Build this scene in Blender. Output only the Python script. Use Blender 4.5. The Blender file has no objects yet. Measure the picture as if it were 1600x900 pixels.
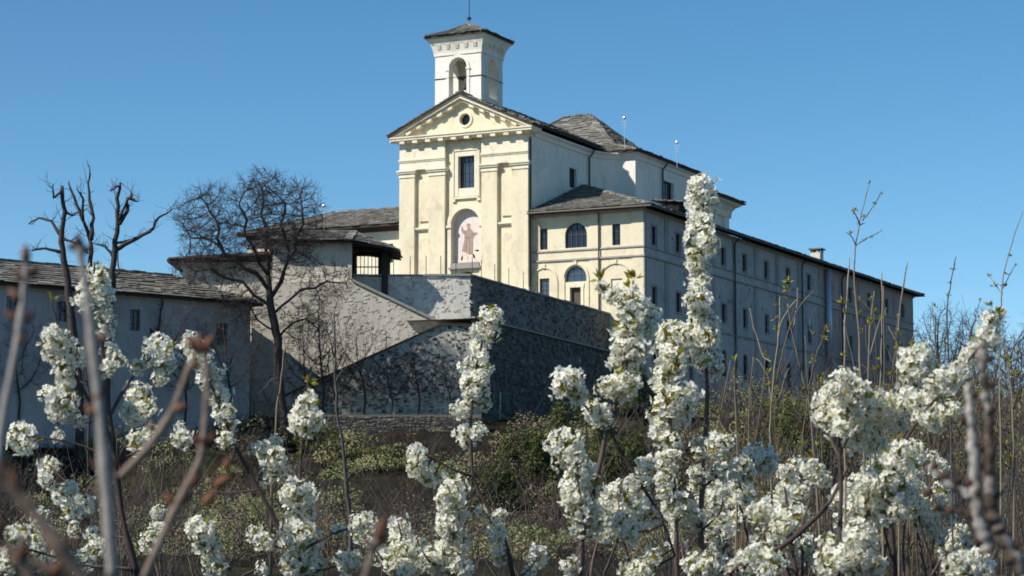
import bpy, bmesh, math, random
import numpy as np
from mathutils import Vector, Matrix
rad = math.radians
S = bpy.context.scene
COL = S.collection
RNG = random.Random(7)

# ------------------------------------------------------------------ camera, sky, sun, exposure
YAW, FPX, ZC = rad(26.5), 3505.0, 1.6
PITCH = math.atan(384 / FPX)
F0 = Vector((-math.sin(YAW), math.cos(YAW), 0)); RT = Vector((math.cos(YAW), math.sin(YAW), 0)); UPZ = Vector((0, 0, 1))
FW = F0 * math.cos(PITCH) + UPZ * math.sin(PITCH); UPC = -F0 * math.sin(PITCH) + UPZ * math.cos(PITCH)
cd = bpy.data.cameras.new('camera'); cam = bpy.data.objects.new('camera', cd); COL.objects.link(cam); S.camera = cam
cam.location = (0, 0, ZC)
cam.rotation_euler = (math.pi / 2 + PITCH, 0, YAW)
cd.sensor_width = 36; cd.lens = FPX / 1600 * 36
cd.clip_start = 0.05; cd.clip_end = 9000
cd.dof.use_dof = True; cd.dof.focus_distance = 13.0; cd.dof.aperture_fstop = 12.0

SUN_AZ, SUN_EL = rad(216), rad(43)           # azimuth clockwise from +Y
w = bpy.data.worlds.new('World'); S.world = w; w.use_nodes = True
nt = w.node_tree; nt.nodes.clear()
sky = nt.nodes.new('ShaderNodeTexSky'); sky.sky_type = 'NISHITA'; sky.sun_disc = False
sky.sun_elevation = SUN_EL; sky.sun_rotation = SUN_AZ
sky.altitude = 600; sky.air_density = 0.74; sky.dust_density = 0.0; sky.ozone_density = 2.0
bg = nt.nodes.new('ShaderNodeBackground'); bg.inputs['Strength'].default_value = 0.108
wo = nt.nodes.new('ShaderNodeOutputWorld')
hs = nt.nodes.new('ShaderNodeHueSaturation'); hs.inputs['Saturation'].default_value = 1.24; hs.inputs['Hue'].default_value = 0.488
nt.links.new(sky.outputs[0], hs.inputs['Color']); nt.links.new(hs.outputs[0], bg.inputs[0]); nt.links.new(bg.outputs[0], wo.inputs[0])
sd = bpy.data.lights.new('sun', 'SUN'); sd.energy = 5.0; sd.angle = rad(0.5); sd.color = (1.0, 0.95, 0.86)
so = bpy.data.objects.new('sun', sd); COL.objects.link(so)
sv = Vector((math.sin(SUN_AZ) * math.cos(SUN_EL), math.cos(SUN_AZ) * math.cos(SUN_EL), math.sin(SUN_EL)))
so.rotation_euler = sv.to_track_quat('Z', 'Y').to_euler(); so.location = sv * 300
vs = S.view_settings; vs.view_transform = 'Standard'; vs.look = 'None'; vs.exposure = 0.3; vs.gamma = 1.0; vs.use_curve_mapping = False
S.cycles.use_denoising = True

# ------------------------------------------------------------------ helpers
def at(px, py, d):
    """point seen in direction (px,py) of the 1600x900 photograph, d metres ahead"""
    return Vector((0, 0, ZC)) + (FW + RT * ((px - 800) / FPX) + UPC * ((450 - py) / FPX)) * d
def site(u, d, z):
    """u metres right of and d metres out from the viewpoint"""
    return RT * u + F0 * d + UPZ * z
def tag(o, label=None, cat=None, group=None, kind=None):
    if label: o['label'] = label
    if cat: o['category'] = cat
    if group: o['group'] = group
    if kind: o['kind'] = kind
    return o
def empty(name, loc, label, cat, group=None):
    o = bpy.data.objects.new(name, None); COL.objects.link(o); o.location = loc; o.empty_display_size = .2
    return tag(o, label, cat, group)
def wloc(o):
    v = Vector((0, 0, 0))
    while o: v += o.location; o = o.parent
    return v
def link_mesh(name, me, parent=None):
    o = bpy.data.objects.new(name, me); COL.objects.link(o)
    if parent: o.parent = parent
    return o
class MB:
    """collects faces in world coordinates and links them as one mesh object"""
    def __init__(s): s.v = []; s.f = []; s.m = []; s.t = []; s.mi = 0; s.tint = 0.5
    def add(s, vs, fs):
        b = len(s.v); s.v.extend(tuple(v) for v in vs)
        for f in fs: s.f.append([i + b for i in f]); s.m.append(s.mi); s.t.append(s.tint)
    def hexa(s, p):      # p: 4 bottom, 4 top
        s.add(p, [(3, 2, 1, 0), (4, 5, 6, 7), (0, 1, 5, 4), (1, 2, 6, 5), (2, 3, 7, 6), (3, 0, 4, 7)])
    def box(s, x0, x1, y0, y1, z0, z1):
        s.hexa([(x0, y0, z0), (x1, y0, z0), (x1, y1, z0), (x0, y1, z0), (x0, y0, z1), (x1, y0, z1), (x1, y1, z1), (x0, y1, z1)])
    def prism(s, pts, vec):   # planar polygon swept by vec
        n = len(pts); pts = [Vector(p) for p in pts]; vec = Vector(vec)
        s.add(pts + [p + vec for p in pts], [tuple(range(n - 1, -1, -1)), tuple(range(n, 2 * n))] + [(i, (i + 1) % n, n + (i + 1) % n, n + i) for i in range(n)])
    def tube(s, pts, r, sides=6, cap=True):
        pts = [Vector(p) for p in pts]; n = len(pts)
        if not hasattr(r, '__len__'): r = [r] * n
        vs = []; fs = []; side = None
        for i, p in enumerate(pts):
            t = (pts[min(i + 1, n - 1)] - pts[max(i - 1, 0)])
            if t.length < 1e-9: t = Vector((0, 0, 1))
            t.normalize()
            if side is None:
                side = t.cross(Vector((0, 0, 1)) if abs(t.z) < .9 else Vector((1, 0, 0))).normalized()
            else:
                side = side - t * side.dot(t)
                side = side.normalized() if side.length > 1e-6 else t.orthogonal().normalized()
            b = t.cross(side)
            for k in range(sides):
                a = 2 * math.pi * k / sides
                vs.append(p + (side * math.cos(a) + b * math.sin(a)) * r[i])
        for i in range(n - 1):
            for k in range(sides):
                k2 = (k + 1) % sides
                fs.append((i * sides + k, i * sides + k2, (i + 1) * sides + k2, (i + 1) * sides + k))
        if cap: fs.append(tuple(range(sides - 1, -1, -1))); fs.append(tuple(range((n - 1) * sides, n * sides)))
        s.add(vs, fs)
    def lathe(s, c, prof, sides=12):   # prof [(r,z)]
        vs = [(c[0] + r * math.cos(2 * math.pi * k / sides), c[1] + r * math.sin(2 * math.pi * k / sides), c[2] + z) for r, z in prof for k in range(sides)]
        fs = [(i * sides + k, i * sides + (k + 1) % sides, (i + 1) * sides + (k + 1) % sides, (i + 1) * sides + k) for i in range(len(prof) - 1) for k in range(sides)]
        s.add(vs, fs)
    def moulding(s, path, prof, closed=False):
        """sweep profile [(out,z)] along a plan path; out is to the right of travel, corners mitred"""
        P = [Vector((p[0], p[1])) for p in path]; n = len(P); vs = []
        for i in range(n):
            a = P[i - 1] if (i > 0 or closed) else None; b = P[(i + 1) % n] if (i < n - 1 or closed) else None
            d1 = (P[i] - a).normalized() if a is not None else None; d2 = (b - P[i]).normalized() if b is not None else None
            if d1 is None: d1 = d2
            if d2 is None: d2 = d1
            n1 = Vector((d1.y, -d1.x)); n2 = Vector((d2.y, -d2.x)); m = (n1 + n2)
            m = m / max(m.dot(n1), .2)
            for o, z in prof: vs.append((P[i].x + m.x * o, P[i].y + m.y * o, z))
        k = len(prof); fs = []
        for i in range(n if closed else n - 1):
            j = (i + 1) % n
            for q in range(k - 1): fs.append((i * k + q, j * k + q, j * k + q + 1, i * k + q + 1))
            fs.append((i * k + k - 1, j * k + k - 1, j * k, i * k))
        if not closed: fs.append(tuple(range(k))); fs.append(tuple(range((n - 1) * k + k - 1, (n - 1) * k - 1, -1)))
        s.add(vs, fs)
    def mesh(s, name, mats, off=Vector((0, 0, 0)), smooth=False):
        me = bpy.data.meshes.new(name)
        o = (off.x, off.y, off.z)
        me.from_pydata([(v[0] - o[0], v[1] - o[1], v[2] - o[2]) for v in s.v], [], s.f)
        for m in (mats if isinstance(mats, (list, tuple)) else [mats]): me.materials.append(m)
        me.polygons.foreach_set('material_index', s.m)
        if smooth: me.polygons.foreach_set('use_smooth', [True] * len(s.f))
        a = me.attributes.new('tint', 'FLOAT', 'FACE'); a.data.foreach_set('value', s.t)
        me.update()
        return me
    def build(s, name, mats, parent=None, smooth=False, base=None, fix=False):
        off = wloc(parent) if parent else (Vector(base) if base is not None else Vector((0, 0, 0)))
        me = s.mesh(name, mats, off, smooth)
        if fix:
            bm = bmesh.new(); bm.from_mesh(me); bmesh.ops.recalc_face_normals(bm, faces=bm.faces); bm.to_mesh(me); bm.free()
        o = link_mesh(name, me, parent)
        if not parent: o.location = off
        return o
def copy_tree(o, parent=None):
    c = o.copy(); COL.objects.link(c); c.parent = parent
    for ch in o.children: copy_tree(ch, c)
    return c

class Plane:
    """a vertical wall plane: origin (x,y), unit direction t along it, n pointing INTO the wall"""
    def __init__(s, o, t, n): s.o = Vector((o[0], o[1], 0)); s.t = Vector((t[0], t[1], 0)).normalized(); s.n = Vector((n[0], n[1], 0)).normalized()
    def __call__(s, a, z, d=0): return s.o + s.t * a + s.n * d + UPZ * z
    def box(s, mb, a0, a1, z0, z1, d0, d1):
        mb.hexa([s(a0, z0, d0), s(a1, z0, d0), s(a1, z0, d1), s(a0, z0, d1), s(a0, z1, d0), s(a1, z1, d0), s(a1, z1, d1), s(a0, z1, d1)])
def rect(a0, a1, z0, z1): return [(a0, z0), (a1, z0), (a1, z1), (a0, z1)]
def arch(a0, a1, z0, ztop, n=12):
    r = (a1 - a0) / 2; c = (a0 + a1) / 2; rise = min(r, ztop - z0); zs = ztop - rise
    return [(a0, z0), (a1, z0)] + [(c + r * math.cos(math.pi * k / n), zs + rise * math.sin(math.pi * k / n)) for k in range(n + 1)]
def circle(c, z, r, n=18): return [(c + r * math.cos(2 * math.pi * k / n), z + r * math.sin(2 * math.pi * k / n)) for k in range(n)]
def panel(mb, pl, outer, holes, reveal=.3, d=0, back=False):
    """flat wall sheet with real openings; reveals run 'reveal' metres into the wall"""
    for dd in ([d, d + reveal] if back else [d]):
        bm = bmesh.new(); es = []
        for loop in [outer] + holes:
            vs_ = [bm.verts.new((a, z, 0)) for a, z in loop]
            es += [bm.edges.new((vs_[i], vs_[(i + 1) % len(vs_)])) for i in range(len(vs_))]
        bmesh.ops.triangle_fill(bm, use_beauty=True, use_dissolve=False, edges=es)
        bm.verts.index_update()
        mb.add([pl(v.co.x, v.co.y, dd) for v in bm.verts], [[v.index for v in f.verts] for f in bm.faces])
        bm.free()
    for h in holes:
        n = len(h)
        mb.add([pl(a, z, d) for a, z in h] + [pl(a, z, d + reveal) for a, z in h], [(i, (i + 1) % n, n + (i + 1) % n, n + i) for i in range(n)])
def polyface(mb, pl, pts, d): mb.add([pl(a, z, d) for a, z in pts], [tuple(range(len(pts)))])
def window(parent, pl, shape, kind, a0, a1, z0, z1, reveal, nx=2, nz=3, fm='frame', gm='glass', bar=.05, fr=.08):
    f = MB(); pts = shape
    c = Vector(((a0 + a1) / 2, (z0 + z1) / 2)); n = len(pts)
    sx = 1 - 2 * fr / (a1 - a0); sz = 1 - 2 * fr / (z1 - z0)
    inn = [(c.x + (a - c.x) * sx, c.y + (z - c.y) * sz) for a, z in pts]
    d0, d1 = reveal - .10, reveal - .02
    vs_ = [pl(a, z, d0) for a, z in pts] + [pl(a, z, d0) for a, z in inn] + [pl(a, z, d1) for a, z in inn]
    f.add(vs_, [(i, (i + 1) % n, n + (i + 1) % n, n + i) for i in range(n)] + [(n + i, n + (i + 1) % n, 2 * n + (i + 1) % n, 2 * n + i) for i in range(n)])
    zs = z1 - (a1 - a0) / 2 if kind == 'arch' else z1
    for k in range(1, nx):
        a = a0 + (a1 - a0) * k / nx; top = z1 - fr
        if kind == 'arch': top = zs + math.sqrt(max(0, ((a1 - a0) / 2) ** 2 - (a - c.x) ** 2)) - fr * .6
        pl.box(f, a - bar / 2, a + bar / 2, z0 + fr, top, d0 + .01, d1 - .005)
    for k in range(1, nz):
        z = z0 + (zs - z0) * k / nz if kind != 'arch' else z0 + (zs - z0 + .02) * k / max(nz - 1, 1)
        pl.box(f, a0 + fr, a1 - fr, z - bar / 2, z + bar / 2, d0 + .015, d1 - .01)
    o = f.build('window', M[fm], parent)
    g = MB(); polyface(g, pl, inn, reveal - .03); g.build('pane', M[gm], o)
    return o

# ------------------------------------------------------------------ materials
M = {}
def nodes(name):
    m = bpy.data.materials.new(name); m.use_nodes = True; t = m.node_tree
    return m, t, t.nodes['Principled BSDF'], t.nodes.new, t.links.new
def ramp(t, src, stops):
    r = t.nodes.new('ShaderNodeValToRGB'); e = r.color_ramp.elements
    while len(e) < len(stops): e.new(.5)
    for i, (p, c) in enumerate(stops): e[i].position = p; e[i].color = (*c, 1) if len(c) == 3 else c
    t.links.new(src, r.inputs[0]); return r.outputs[0]
def noise(t, co, scale, detail=6, rough=.6, vec=None):
    n = t.nodes.new('ShaderNodeTexNoise'); n.inputs['Scale'].default_value = scale; n.inputs['Detail'].default_value = detail; n.inputs['Roughness'].default_value = rough
    if vec:
        mp = t.nodes.new('ShaderNodeMapping'); mp.inputs['Scale'].default_value = vec; t.links.new(co, mp.inputs[0]); co = mp.outputs[0]
    t.links.new(co, n.inputs['Vector']); return n.outputs['Fac']
def mixc(t, fac, a, b, mode='MIX'):
    x = t.nodes.new('ShaderNodeMix'); x.data_type = 'RGBA'; x.blend_type = mode
    for i, v in ((0, fac), (6, a), (7, b)):
        if isinstance(v, (int, float)): x.inputs[i].default_value = v
        elif isinstance(v, tuple): x.inputs[i].default_value = (*v, 1)
        else: t.links.new(v, x.inputs[i])
    return x.outputs[2]
def bump(t, bs, src, strength, dist):
    b = t.nodes.new('ShaderNodeBump'); b.inputs['Strength'].default_value = strength; b.inputs['Distance'].default_value = dist
    t.links.new(src, b.inputs['Height']); t.links.new(b.outputs[0], bs.inputs['Normal'])
def coord(t):
    return t.nodes.new('ShaderNodeNewGeometry').outputs['Position']
def tintv(t):
    a = t.nodes.new('ShaderNodeAttribute'); a.attribute_name = 'tint'; return a.outputs['Fac']
def stucco(name, c, stain, amt, spots=.15):
    m, t, bs, N, L = nodes(name); co = coord(t)
    a = ramp(t, noise(t, co, .45, 7, .65), [(.35, (0, 0, 0)), (.75, (1, 1, 1))])
    wob = N('ShaderNodeTexNoise'); wob.inputs['Scale'].default_value = .7; wob.inputs['Detail'].default_value = 5; L(co, wob.inputs['Vector'])
    va = N('ShaderNodeVectorMath'); va.operation = 'MULTIPLY_ADD'; va.inputs[1].default_value = (2.4, 2.4, 1.2); L(wob.outputs['Color'], va.inputs[0]); L(co, va.inputs[2])
    s1 = ramp(t, noise(t, va.outputs[0], 1.0, 8, .72, (1.1, 1.1, .28)), [(.46, (0, 0, 0)), (.72, (1, 1, 1))])
    s2 = ramp(t, noise(t, co, .22, 5, .6), [(.42, (0, 0, 0)), (.62, (1, 1, 1))])
    st = mixc(t, 1.0, s1, s2, 'MULTIPLY'); st = mixc(t, .35, st, s1)
    sp = ramp(t, noise(t, co, 2.6, 8, .7), [(.58, (0, 0, 0)), (.68, (1, 1, 1))])
    light = tuple(min(1, v * 1.07) for v in c)
    col = mixc(t, a, c, light)
    def sc(src, k):
        q = N('ShaderNodeMath'); q.operation = 'MULTIPLY'; q.inputs[1].default_value = k; L(src, q.inputs[0]); return q.outputs[0]
    col = mixc(t, sc(st, amt), col, stain)
    col = mixc(t, sc(sp, spots), col, tuple(v * .8 for v in stain))
    L(col, bs.inputs['Base Color']); bs.inputs['Roughness'].default_value = .92
    bump(t, bs, noise(t, co, 9, 6, .7), .35, .03)
    M[name] = m
stucco('stucco_cream', (.72, .635, .45), (.36, .30, .20), .75, .35)
stucco('stucco_trim', (.75, .68, .52), (.38, .32, .24), .7, .35)
stucco('stucco_white', (.79, .745, .65), (.34, .32, .28), .65, .35)
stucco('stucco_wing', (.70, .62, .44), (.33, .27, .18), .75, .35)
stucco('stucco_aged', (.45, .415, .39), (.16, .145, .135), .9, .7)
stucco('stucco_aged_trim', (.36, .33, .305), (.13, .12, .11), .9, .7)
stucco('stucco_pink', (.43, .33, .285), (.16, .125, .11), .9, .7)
stucco('stucco_house', (.62, .57, .48), (.28, .25, .20), .75, .7)
stucco('stucco_grey', (.44, .41, .395), (.15, .135, .125), .7, .5)
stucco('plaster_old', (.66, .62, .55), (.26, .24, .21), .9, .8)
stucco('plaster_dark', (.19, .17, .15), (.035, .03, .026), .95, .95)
stucco('rubble_mortar', (.54, .49, .41), (.15, .135, .11), .95, .95)
def simple(name, c, rough=.8, c2=None, scale=6, metal=0, bmp=0, spec=None):
    m, t, bs, N, L = nodes(name)
    if c2:
        co = coord(t); L(mixc(t, noise(t, co, scale), c, c2), bs.inputs['Base Color'])
        if bmp: bump(t, bs, noise(t, co, scale * 2), .6, bmp)
    else: bs.inputs['Base Color'].default_value = (*c, 1)
    bs.inputs['Roughness'].default_value = rough; bs.inputs['Metallic'].default_value = metal
    if spec is not None: bs.inputs['Specular IOR Level'].default_value = spec
    M[name] = m
simple('frame', (.10, .085, .075), .6, (.16, .14, .12), 4)
simple('frame_dark', (.035, .03, .035), .6)
simple('glass', (.012, .016, .024), .12, spec=.6)
simple('glass_blue', (.03, .06, .10), .08, spec=.9)
simple('dark_void', (.01, .01, .01), 1)
simple('wood_dark', (.055, .038, .027), .8, (.03, .022, .018), 5)
simple('door_wood', (.10, .065, .05), .7, (.06, .04, .03), 7)
simple('iron', (.05, .05, .055), .55, metal=.6)
simple('pipe', (.10, .085, .075), .6, metal=.2)
simple('pipe_pale', (.45, .50, .58), .45, metal=.3)
simple('antenna', (.50, .53, .56), .35, metal=.4)
simple('fence_green', (.04, .10, .07), .7)
simple('bronze', (.10, .085, .05), .5, metal=.8)
simple('coping', (.36, .34, .31), .9, (.20, .19, .17), 3, bmp=.02)
simple('fresco_ground', (.58, .47, .42), .9, (.76, .71, .67), 1.6)
simple('fresco_robe', (.27, .18, .15), .9, (.42, .31, .27), 2.2)
simple('fresco_fold', (.20, .13, .11), .9, (.32, .23, .19), 3)
simple('fresco_light', (.42, .31, .26), .9)
simple('fresco_puff', (.68, .53, .44), .9, (.74, .64, .56), 2)
simple('fresco_skin', (.48, .30, .21), .9)
simple('fresco_cloud', (.60, .43, .34), .9, (.70, .60, .52), 2)
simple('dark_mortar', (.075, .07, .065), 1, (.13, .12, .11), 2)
simple('earth_deck', (.10, .09, .07), 1, (.16, .14, .11), 1.2)
def tinted(name, stops, rough=.9, scale=5, amt=.45, bmp=.03, trans=0, bscale=12):
    """colour picked per piece (attribute tint) and varied by noise"""
    m, t, bs, N, L = nodes(name); co = coord(t)
    ad = N('ShaderNodeMath'); ad.operation = 'MULTIPLY_ADD'; ad.inputs[1].default_value = amt; ad.use_clamp = True
    L(noise(t, co, scale), ad.inputs[0])
    sub = N('ShaderNodeMath'); sub.operation = 'SUBTRACT'; sub.inputs[1].default_value = amt * .5; L(tintv(t), sub.inputs[0]); L(sub.outputs[0], ad.inputs[2])
    col = ramp(t, ad.outputs[0], stops); L(col, bs.inputs['Base Color']); bs.inputs['Roughness'].default_value = rough
    bs.inputs['Specular IOR Level'].default_value = .25
    if bmp: bump(t, bs, noise(t, co, bscale), .6, bmp)
    if trans:
        tr = N('ShaderNodeBsdfTranslucent'); L(col, tr.inputs[0]); mx = N('ShaderNodeMixShader'); mx.inputs[0].default_value = trans
        L(bs.outputs[0], mx.inputs[1]); L(tr.outputs[0], mx.inputs[2]); L(mx.outputs[0], t.nodes['Material Output'].inputs[0])
    M[name] = m
tinted('roof_stone', [(0, (.07, .065, .055)), (.4, (.15, .14, .12)), (.7, (.215, .205, .18)), (1, (.33, .31, .275))], scale=2.5)
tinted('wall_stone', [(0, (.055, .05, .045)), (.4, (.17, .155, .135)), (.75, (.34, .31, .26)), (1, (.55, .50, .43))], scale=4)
tinted('bark', [(0, (.035, .028, .026)), (.5, (.08, .065, .06)), (1, (.16, .14, .13))], scale=8, bmp=.02, bscale=25)
tinted('bark_far', [(0, (.035, .028, .032)), (.5, (.06, .05, .055)), (1, (.10, .085, .085))], scale=2, bmp=0)
tinted('bark_cherry', [(0, (.03, .02, .02)), (.5, (.085, .06, .055)), (1, (.22, .18, .16))], scale=60, bmp=.003, bscale=260)
tinted('bark_grey', [(0, (.10, .085, .075)), (.5, (.27, .24, .22)), (1, (.48, .45, .42))], scale=45, bmp=.003, bscale=150)
tinted('bark_tan', [(0, (.07, .05, .03)), (.5, (.18, .135, .08)), (1, (.31, .25, .17))], scale=30, bmp=.002, bscale=150)
tinted('bark_pale', [(0, (.10, .085, .06)), (.5, (.23, .195, .145)), (1, (.38, .34, .27))], scale=40, bmp=.002, bscale=150)
tinted('bark_redbrown', [(0, (.05, .032, .026)), (.5, (.17, .12, .095)), (1, (.33, .27, .22))], scale=70, amt=.8, bmp=.003, bscale=160)
tinted('bark_patchy', [(0, (.03, .022, .018)), (.38, (.09, .065, .05)), (.55, (.34, .30, .27)), (1, (.62, .59, .55))], scale=28, amt=1.3, bmp=.006, bscale=90)
tinted('bud', [(0, (.03, .02, .017)), (.5, (.13, .06, .035)), (1, (.36, .17, .09))], scale=90, bmp=.001, bscale=200)
tinted('petal', [(0, (.84, .80, .60)), (.5, (.94, .92, .83)), (1, (.96, .95, .90))], rough=.7, scale=30, amt=.2, bmp=0, trans=.5)
tinted('stamen', [(0, (.34, .31, .05)), (1, (.52, .46, .12))], bmp=0)
tinted('young_leaf', [(0, (.20, .11, .02)), (.4, (.26, .24, .03)), (1, (.38, .40, .07))], scale=20, bmp=0, trans=.35, rough=.6)
tinted('foliage', [(0, (.022, .030, .012)), (.5, (.075, .09, .03)), (1, (.17, .175, .06))], scale=3, bmp=0, trans=.2)
tinted('scrub', [(0, (.035, .030, .022)), (.25, (.11, .088, .06)), (.45, (.22, .185, .115)), (.7, (.25, .235, .10)), (1, (.20, .25, .09))], scale=.5, amt=.5, bmp=0)
def ground_mat():
    m, t, bs, N, L = nodes('hill_ground'); co = coord(t)
    c = ramp(t, noise(t, co, .09, 8, .65), [(.3, (.020, .017, .013)), (.5, (.045, .039, .026)), (.62, (.065, .062, .03)), (.8, (.05, .058, .024))])
    d = ramp(t, noise(t, co, 1.1, 8, .7), [(.35, (.35, .35, .35)), (.7, (1, 1, 1))])
    L(mixc(t, 1.0, c, d, 'MULTIPLY'), bs.inputs['Base Color']); bs.inputs['Roughness'].default_value = 1; bs.inputs['Specular IOR Level'].default_value = .1
    bump(t, bs, noise(t, co, 1.6, 8, .7), 1, .5); M['ground'] = m
ground_mat()

# ------------------------------------------------------------------ builders for roofs of stone slabs and for rubble faces
def slab_roof(mb, poly, row=.42, wmin=.35, wmax=.95, th=.07, seed=1):
    """rows of overlapping stone slabs on a planar polygon whose first edge is the eave"""
    rg = random.Random(seed); P = [Vector(p) for p in poly]
    u = (P[1] - P[0]).normalized(); nrm = u.cross(P[2] - P[0]).normalized()
    if nrm.z < 0: nrm = -nrm
    v = nrm.cross(u); v = v if v.z > 0 else -v
    q = [((p - P[0]).dot(u), (p - P[0]).dot(v)) for p in P]
    vmax = max(b for a, b in q); k = 0; y = 0
    while y < vmax - .05:
        ym = min(y + row * .5, vmax - .01); xs = []
        for i in range(len(q)):
            (a0, b0), (a1, b1) = q[i], q[(i + 1) % len(q)]
            if (b0 - ym) * (b1 - ym) < 0: xs.append(a0 + (a1 - a0) * (ym - b0) / (b1 - b0))
        if len(xs) >= 2:
            x, x1 = min(xs), max(xs); x += rg.uniform(-.1, .05)
            while x < x1:
                ww = rg.uniform(wmin, wmax); e = min(x + ww, x1 + .08); t = th * rg.uniform(.6, 1.4)
                yl = y - rg.uniform(.03, .13); yh = min(y + row * 1.1, vmax + .05); lo = .05 + rg.uniform(0, .05)
                skew = rg.uniform(-.04, .04)
                c = [(x, yl, lo), (e - .02, yl + skew, lo), (e - .02, yh, .0), (x, yh, .0)]
                mb.tint = min(1, max(0, rg.gauss(.48, .16)))
                mb.hexa([P[0] + u * a + v * b + nrm * h for a, b, h in c] + [P[0] + u * a + v * b + nrm * (h + t) for a, b, h in c])
                x = e
        y += row
def ridge_slabs(mb, a, b, wd=.3, seed=3):
    rg = random.Random(seed); a = Vector(a); b = Vector(b); n = max(2, int((b - a).length / .55)); dr = (b - a).normalized()
    sd_ = dr.cross(UPZ).normalized(); up = sd_.cross(dr)
    for i in range(n):
        p = a + (b - a) * (i / n); e = a + (b - a) * ((i + .97) / n); mb.tint = min(1, max(0, rg.gauss(.6, .2)))
        w0 = wd * rg.uniform(.8, 1.2); h = rg.uniform(.06, .12)
        c = [p - sd_ * w0, e - sd_ * w0, e + sd_ * w0, p + sd_ * w0]
        mb.hexa([q + up * .0 for q in c] + [q + up * (h + .04) for q in c])
def roof(parent, name, polys, th=.16, seed=1, ridges=(), mat='wood_dark', **kw):
    """deck part with the stone slabs as its sub-part"""
    d = MB()
    for p in polys: d.prism([Vector(q) - UPZ * th for q in p], (0, 0, th - .01))
    o = d.build(name, M[mat], parent, fix=True)
    s = MB()
    for i, p in enumerate(polys): slab_roof(s, p, seed=seed + i, **kw)
    for i, (a, b) in enumerate(ridges): ridge_slabs(s, a, b, seed=seed + 50 + i)
    tag(s.build('roof_slabs', M['roof_stone'], o), kind='stuff')
    return o
def rubble(mb, pl, inside, a0, a1, z0, z1, course=.27, wmin=.22, wmax=.75, depth=.10, seed=1, batter=0, tint=.5, spread=.22, cover=1.0, wild=0.0):
    """irregular stones standing proud of a wall plane; inside(a,z) limits them; batter = outward run per metre down"""
    rg = random.Random(seed); z = z0
    while z < z1:
        ch = course * rg.uniform(.7, 1.35); a = a0 + rg.uniform(-.2, 0)
        while a < a1:
            ww = rg.uniform(wmin, wmax); zc = z + ch / 2
            if inside(a + ww / 2, zc) and rg.random() < cover:
                g = .012; pr = depth * rg.uniform(.35, 1); j = lambda: rg.uniform(-.03, .03) - wild * .35 * ch * (rg.random() - .5) * 2; zo = rg.uniform(-wild, wild) * ch * .6; z_k = z; z = z + zo
                c = [(a + g + j(), z + g + j()), (a + ww - g + j(), z + g + j()), (a + ww - g + j(), z + ch - g + j()), (a + g + j(), z + ch - g + j())]
                cx = sum(q[0] for q in c) / 4; cz = sum(q[1] for q in c) / 4
                bt = lambda zz: -batter * (z1 - zz)
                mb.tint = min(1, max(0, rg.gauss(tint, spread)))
                mb.add([pl(x, y, .02 + bt(y)) for x, y in c] + [pl(cx + (x - cx) * .72, cz + (y - cz) * .72, -pr * rg.uniform(.8, 1.2) + bt(y)) for x, y in c],
                       [(4, 5, 6, 7), (0, 1, 5, 4), (1, 2, 6, 5), (2, 3, 7, 6), (3, 0, 4, 7)])
                z = z_k
            a += ww
        z += ch

# ================================================================== THE SETTING: hill
def hgt(u, d):
    z = float(np.interp(d, [0, 60, 105, 122, 135, 147, 150.5, 152, 165, 190, 215, 262, 330, 450], [0, .0, .1, .9, 4.0, 7.5, 8.0, 9.3, 9.8, 12.0, 13.4, 13.0, 5, -5]))
    k = min(1, max(0, (u - 25) / 90)); k = k * k * (3 - 2 * k)
    return z * (1 - .55 * k)
def hill():
    us = sorted(set([-3500, -1500, -700, -350, -220, -150, -110, -85] + list(np.arange(-70, 95, 1.25)) + [100, 120, 150, 220, 350, 700, 1500, 3500]))
    ds = sorted(set([-3000, -800, -200, -60, -20, -8, 0, 4, 8, 14, 20, 27, 34, 40] + list(np.arange(46, 270, 1.25)) + [280, 300, 330, 380, 450, 600, 1000, 2000, 4500]))
    rg = random.Random(2); mb = MB(); vs_ = []
    for d in ds:
        for u in us:
            n = 0
            if 45 < d < 262 and -71 < u < 96:
                n = .7 * math.sin(u * .31 + d * .17) * math.cos(d * .23 - u * .11) + .18 * math.sin(u * .9 + 2) * math.cos(d * .8) + rg.uniform(-.09, .09)
                if d > 150: n *= .4
            zz = hgt(u, d) if abs(u) < 400 else (hgt(u, d) if d < 40 else min(0, hgt(u, d)))
            if d > 450: zz = -5
            vs_.append(site(u, d, zz + n))
    n = len(us)
    mb.add(vs_, [(i * n + j, i * n + j + 1, (i + 1) * n + j + 1, (i + 1) * n + j) for i in range(len(ds) - 1) for j in range(n - 1)])
    tag(mb.build('hillside', M['ground'], smooth=True), kind='structure')
hill()

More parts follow.
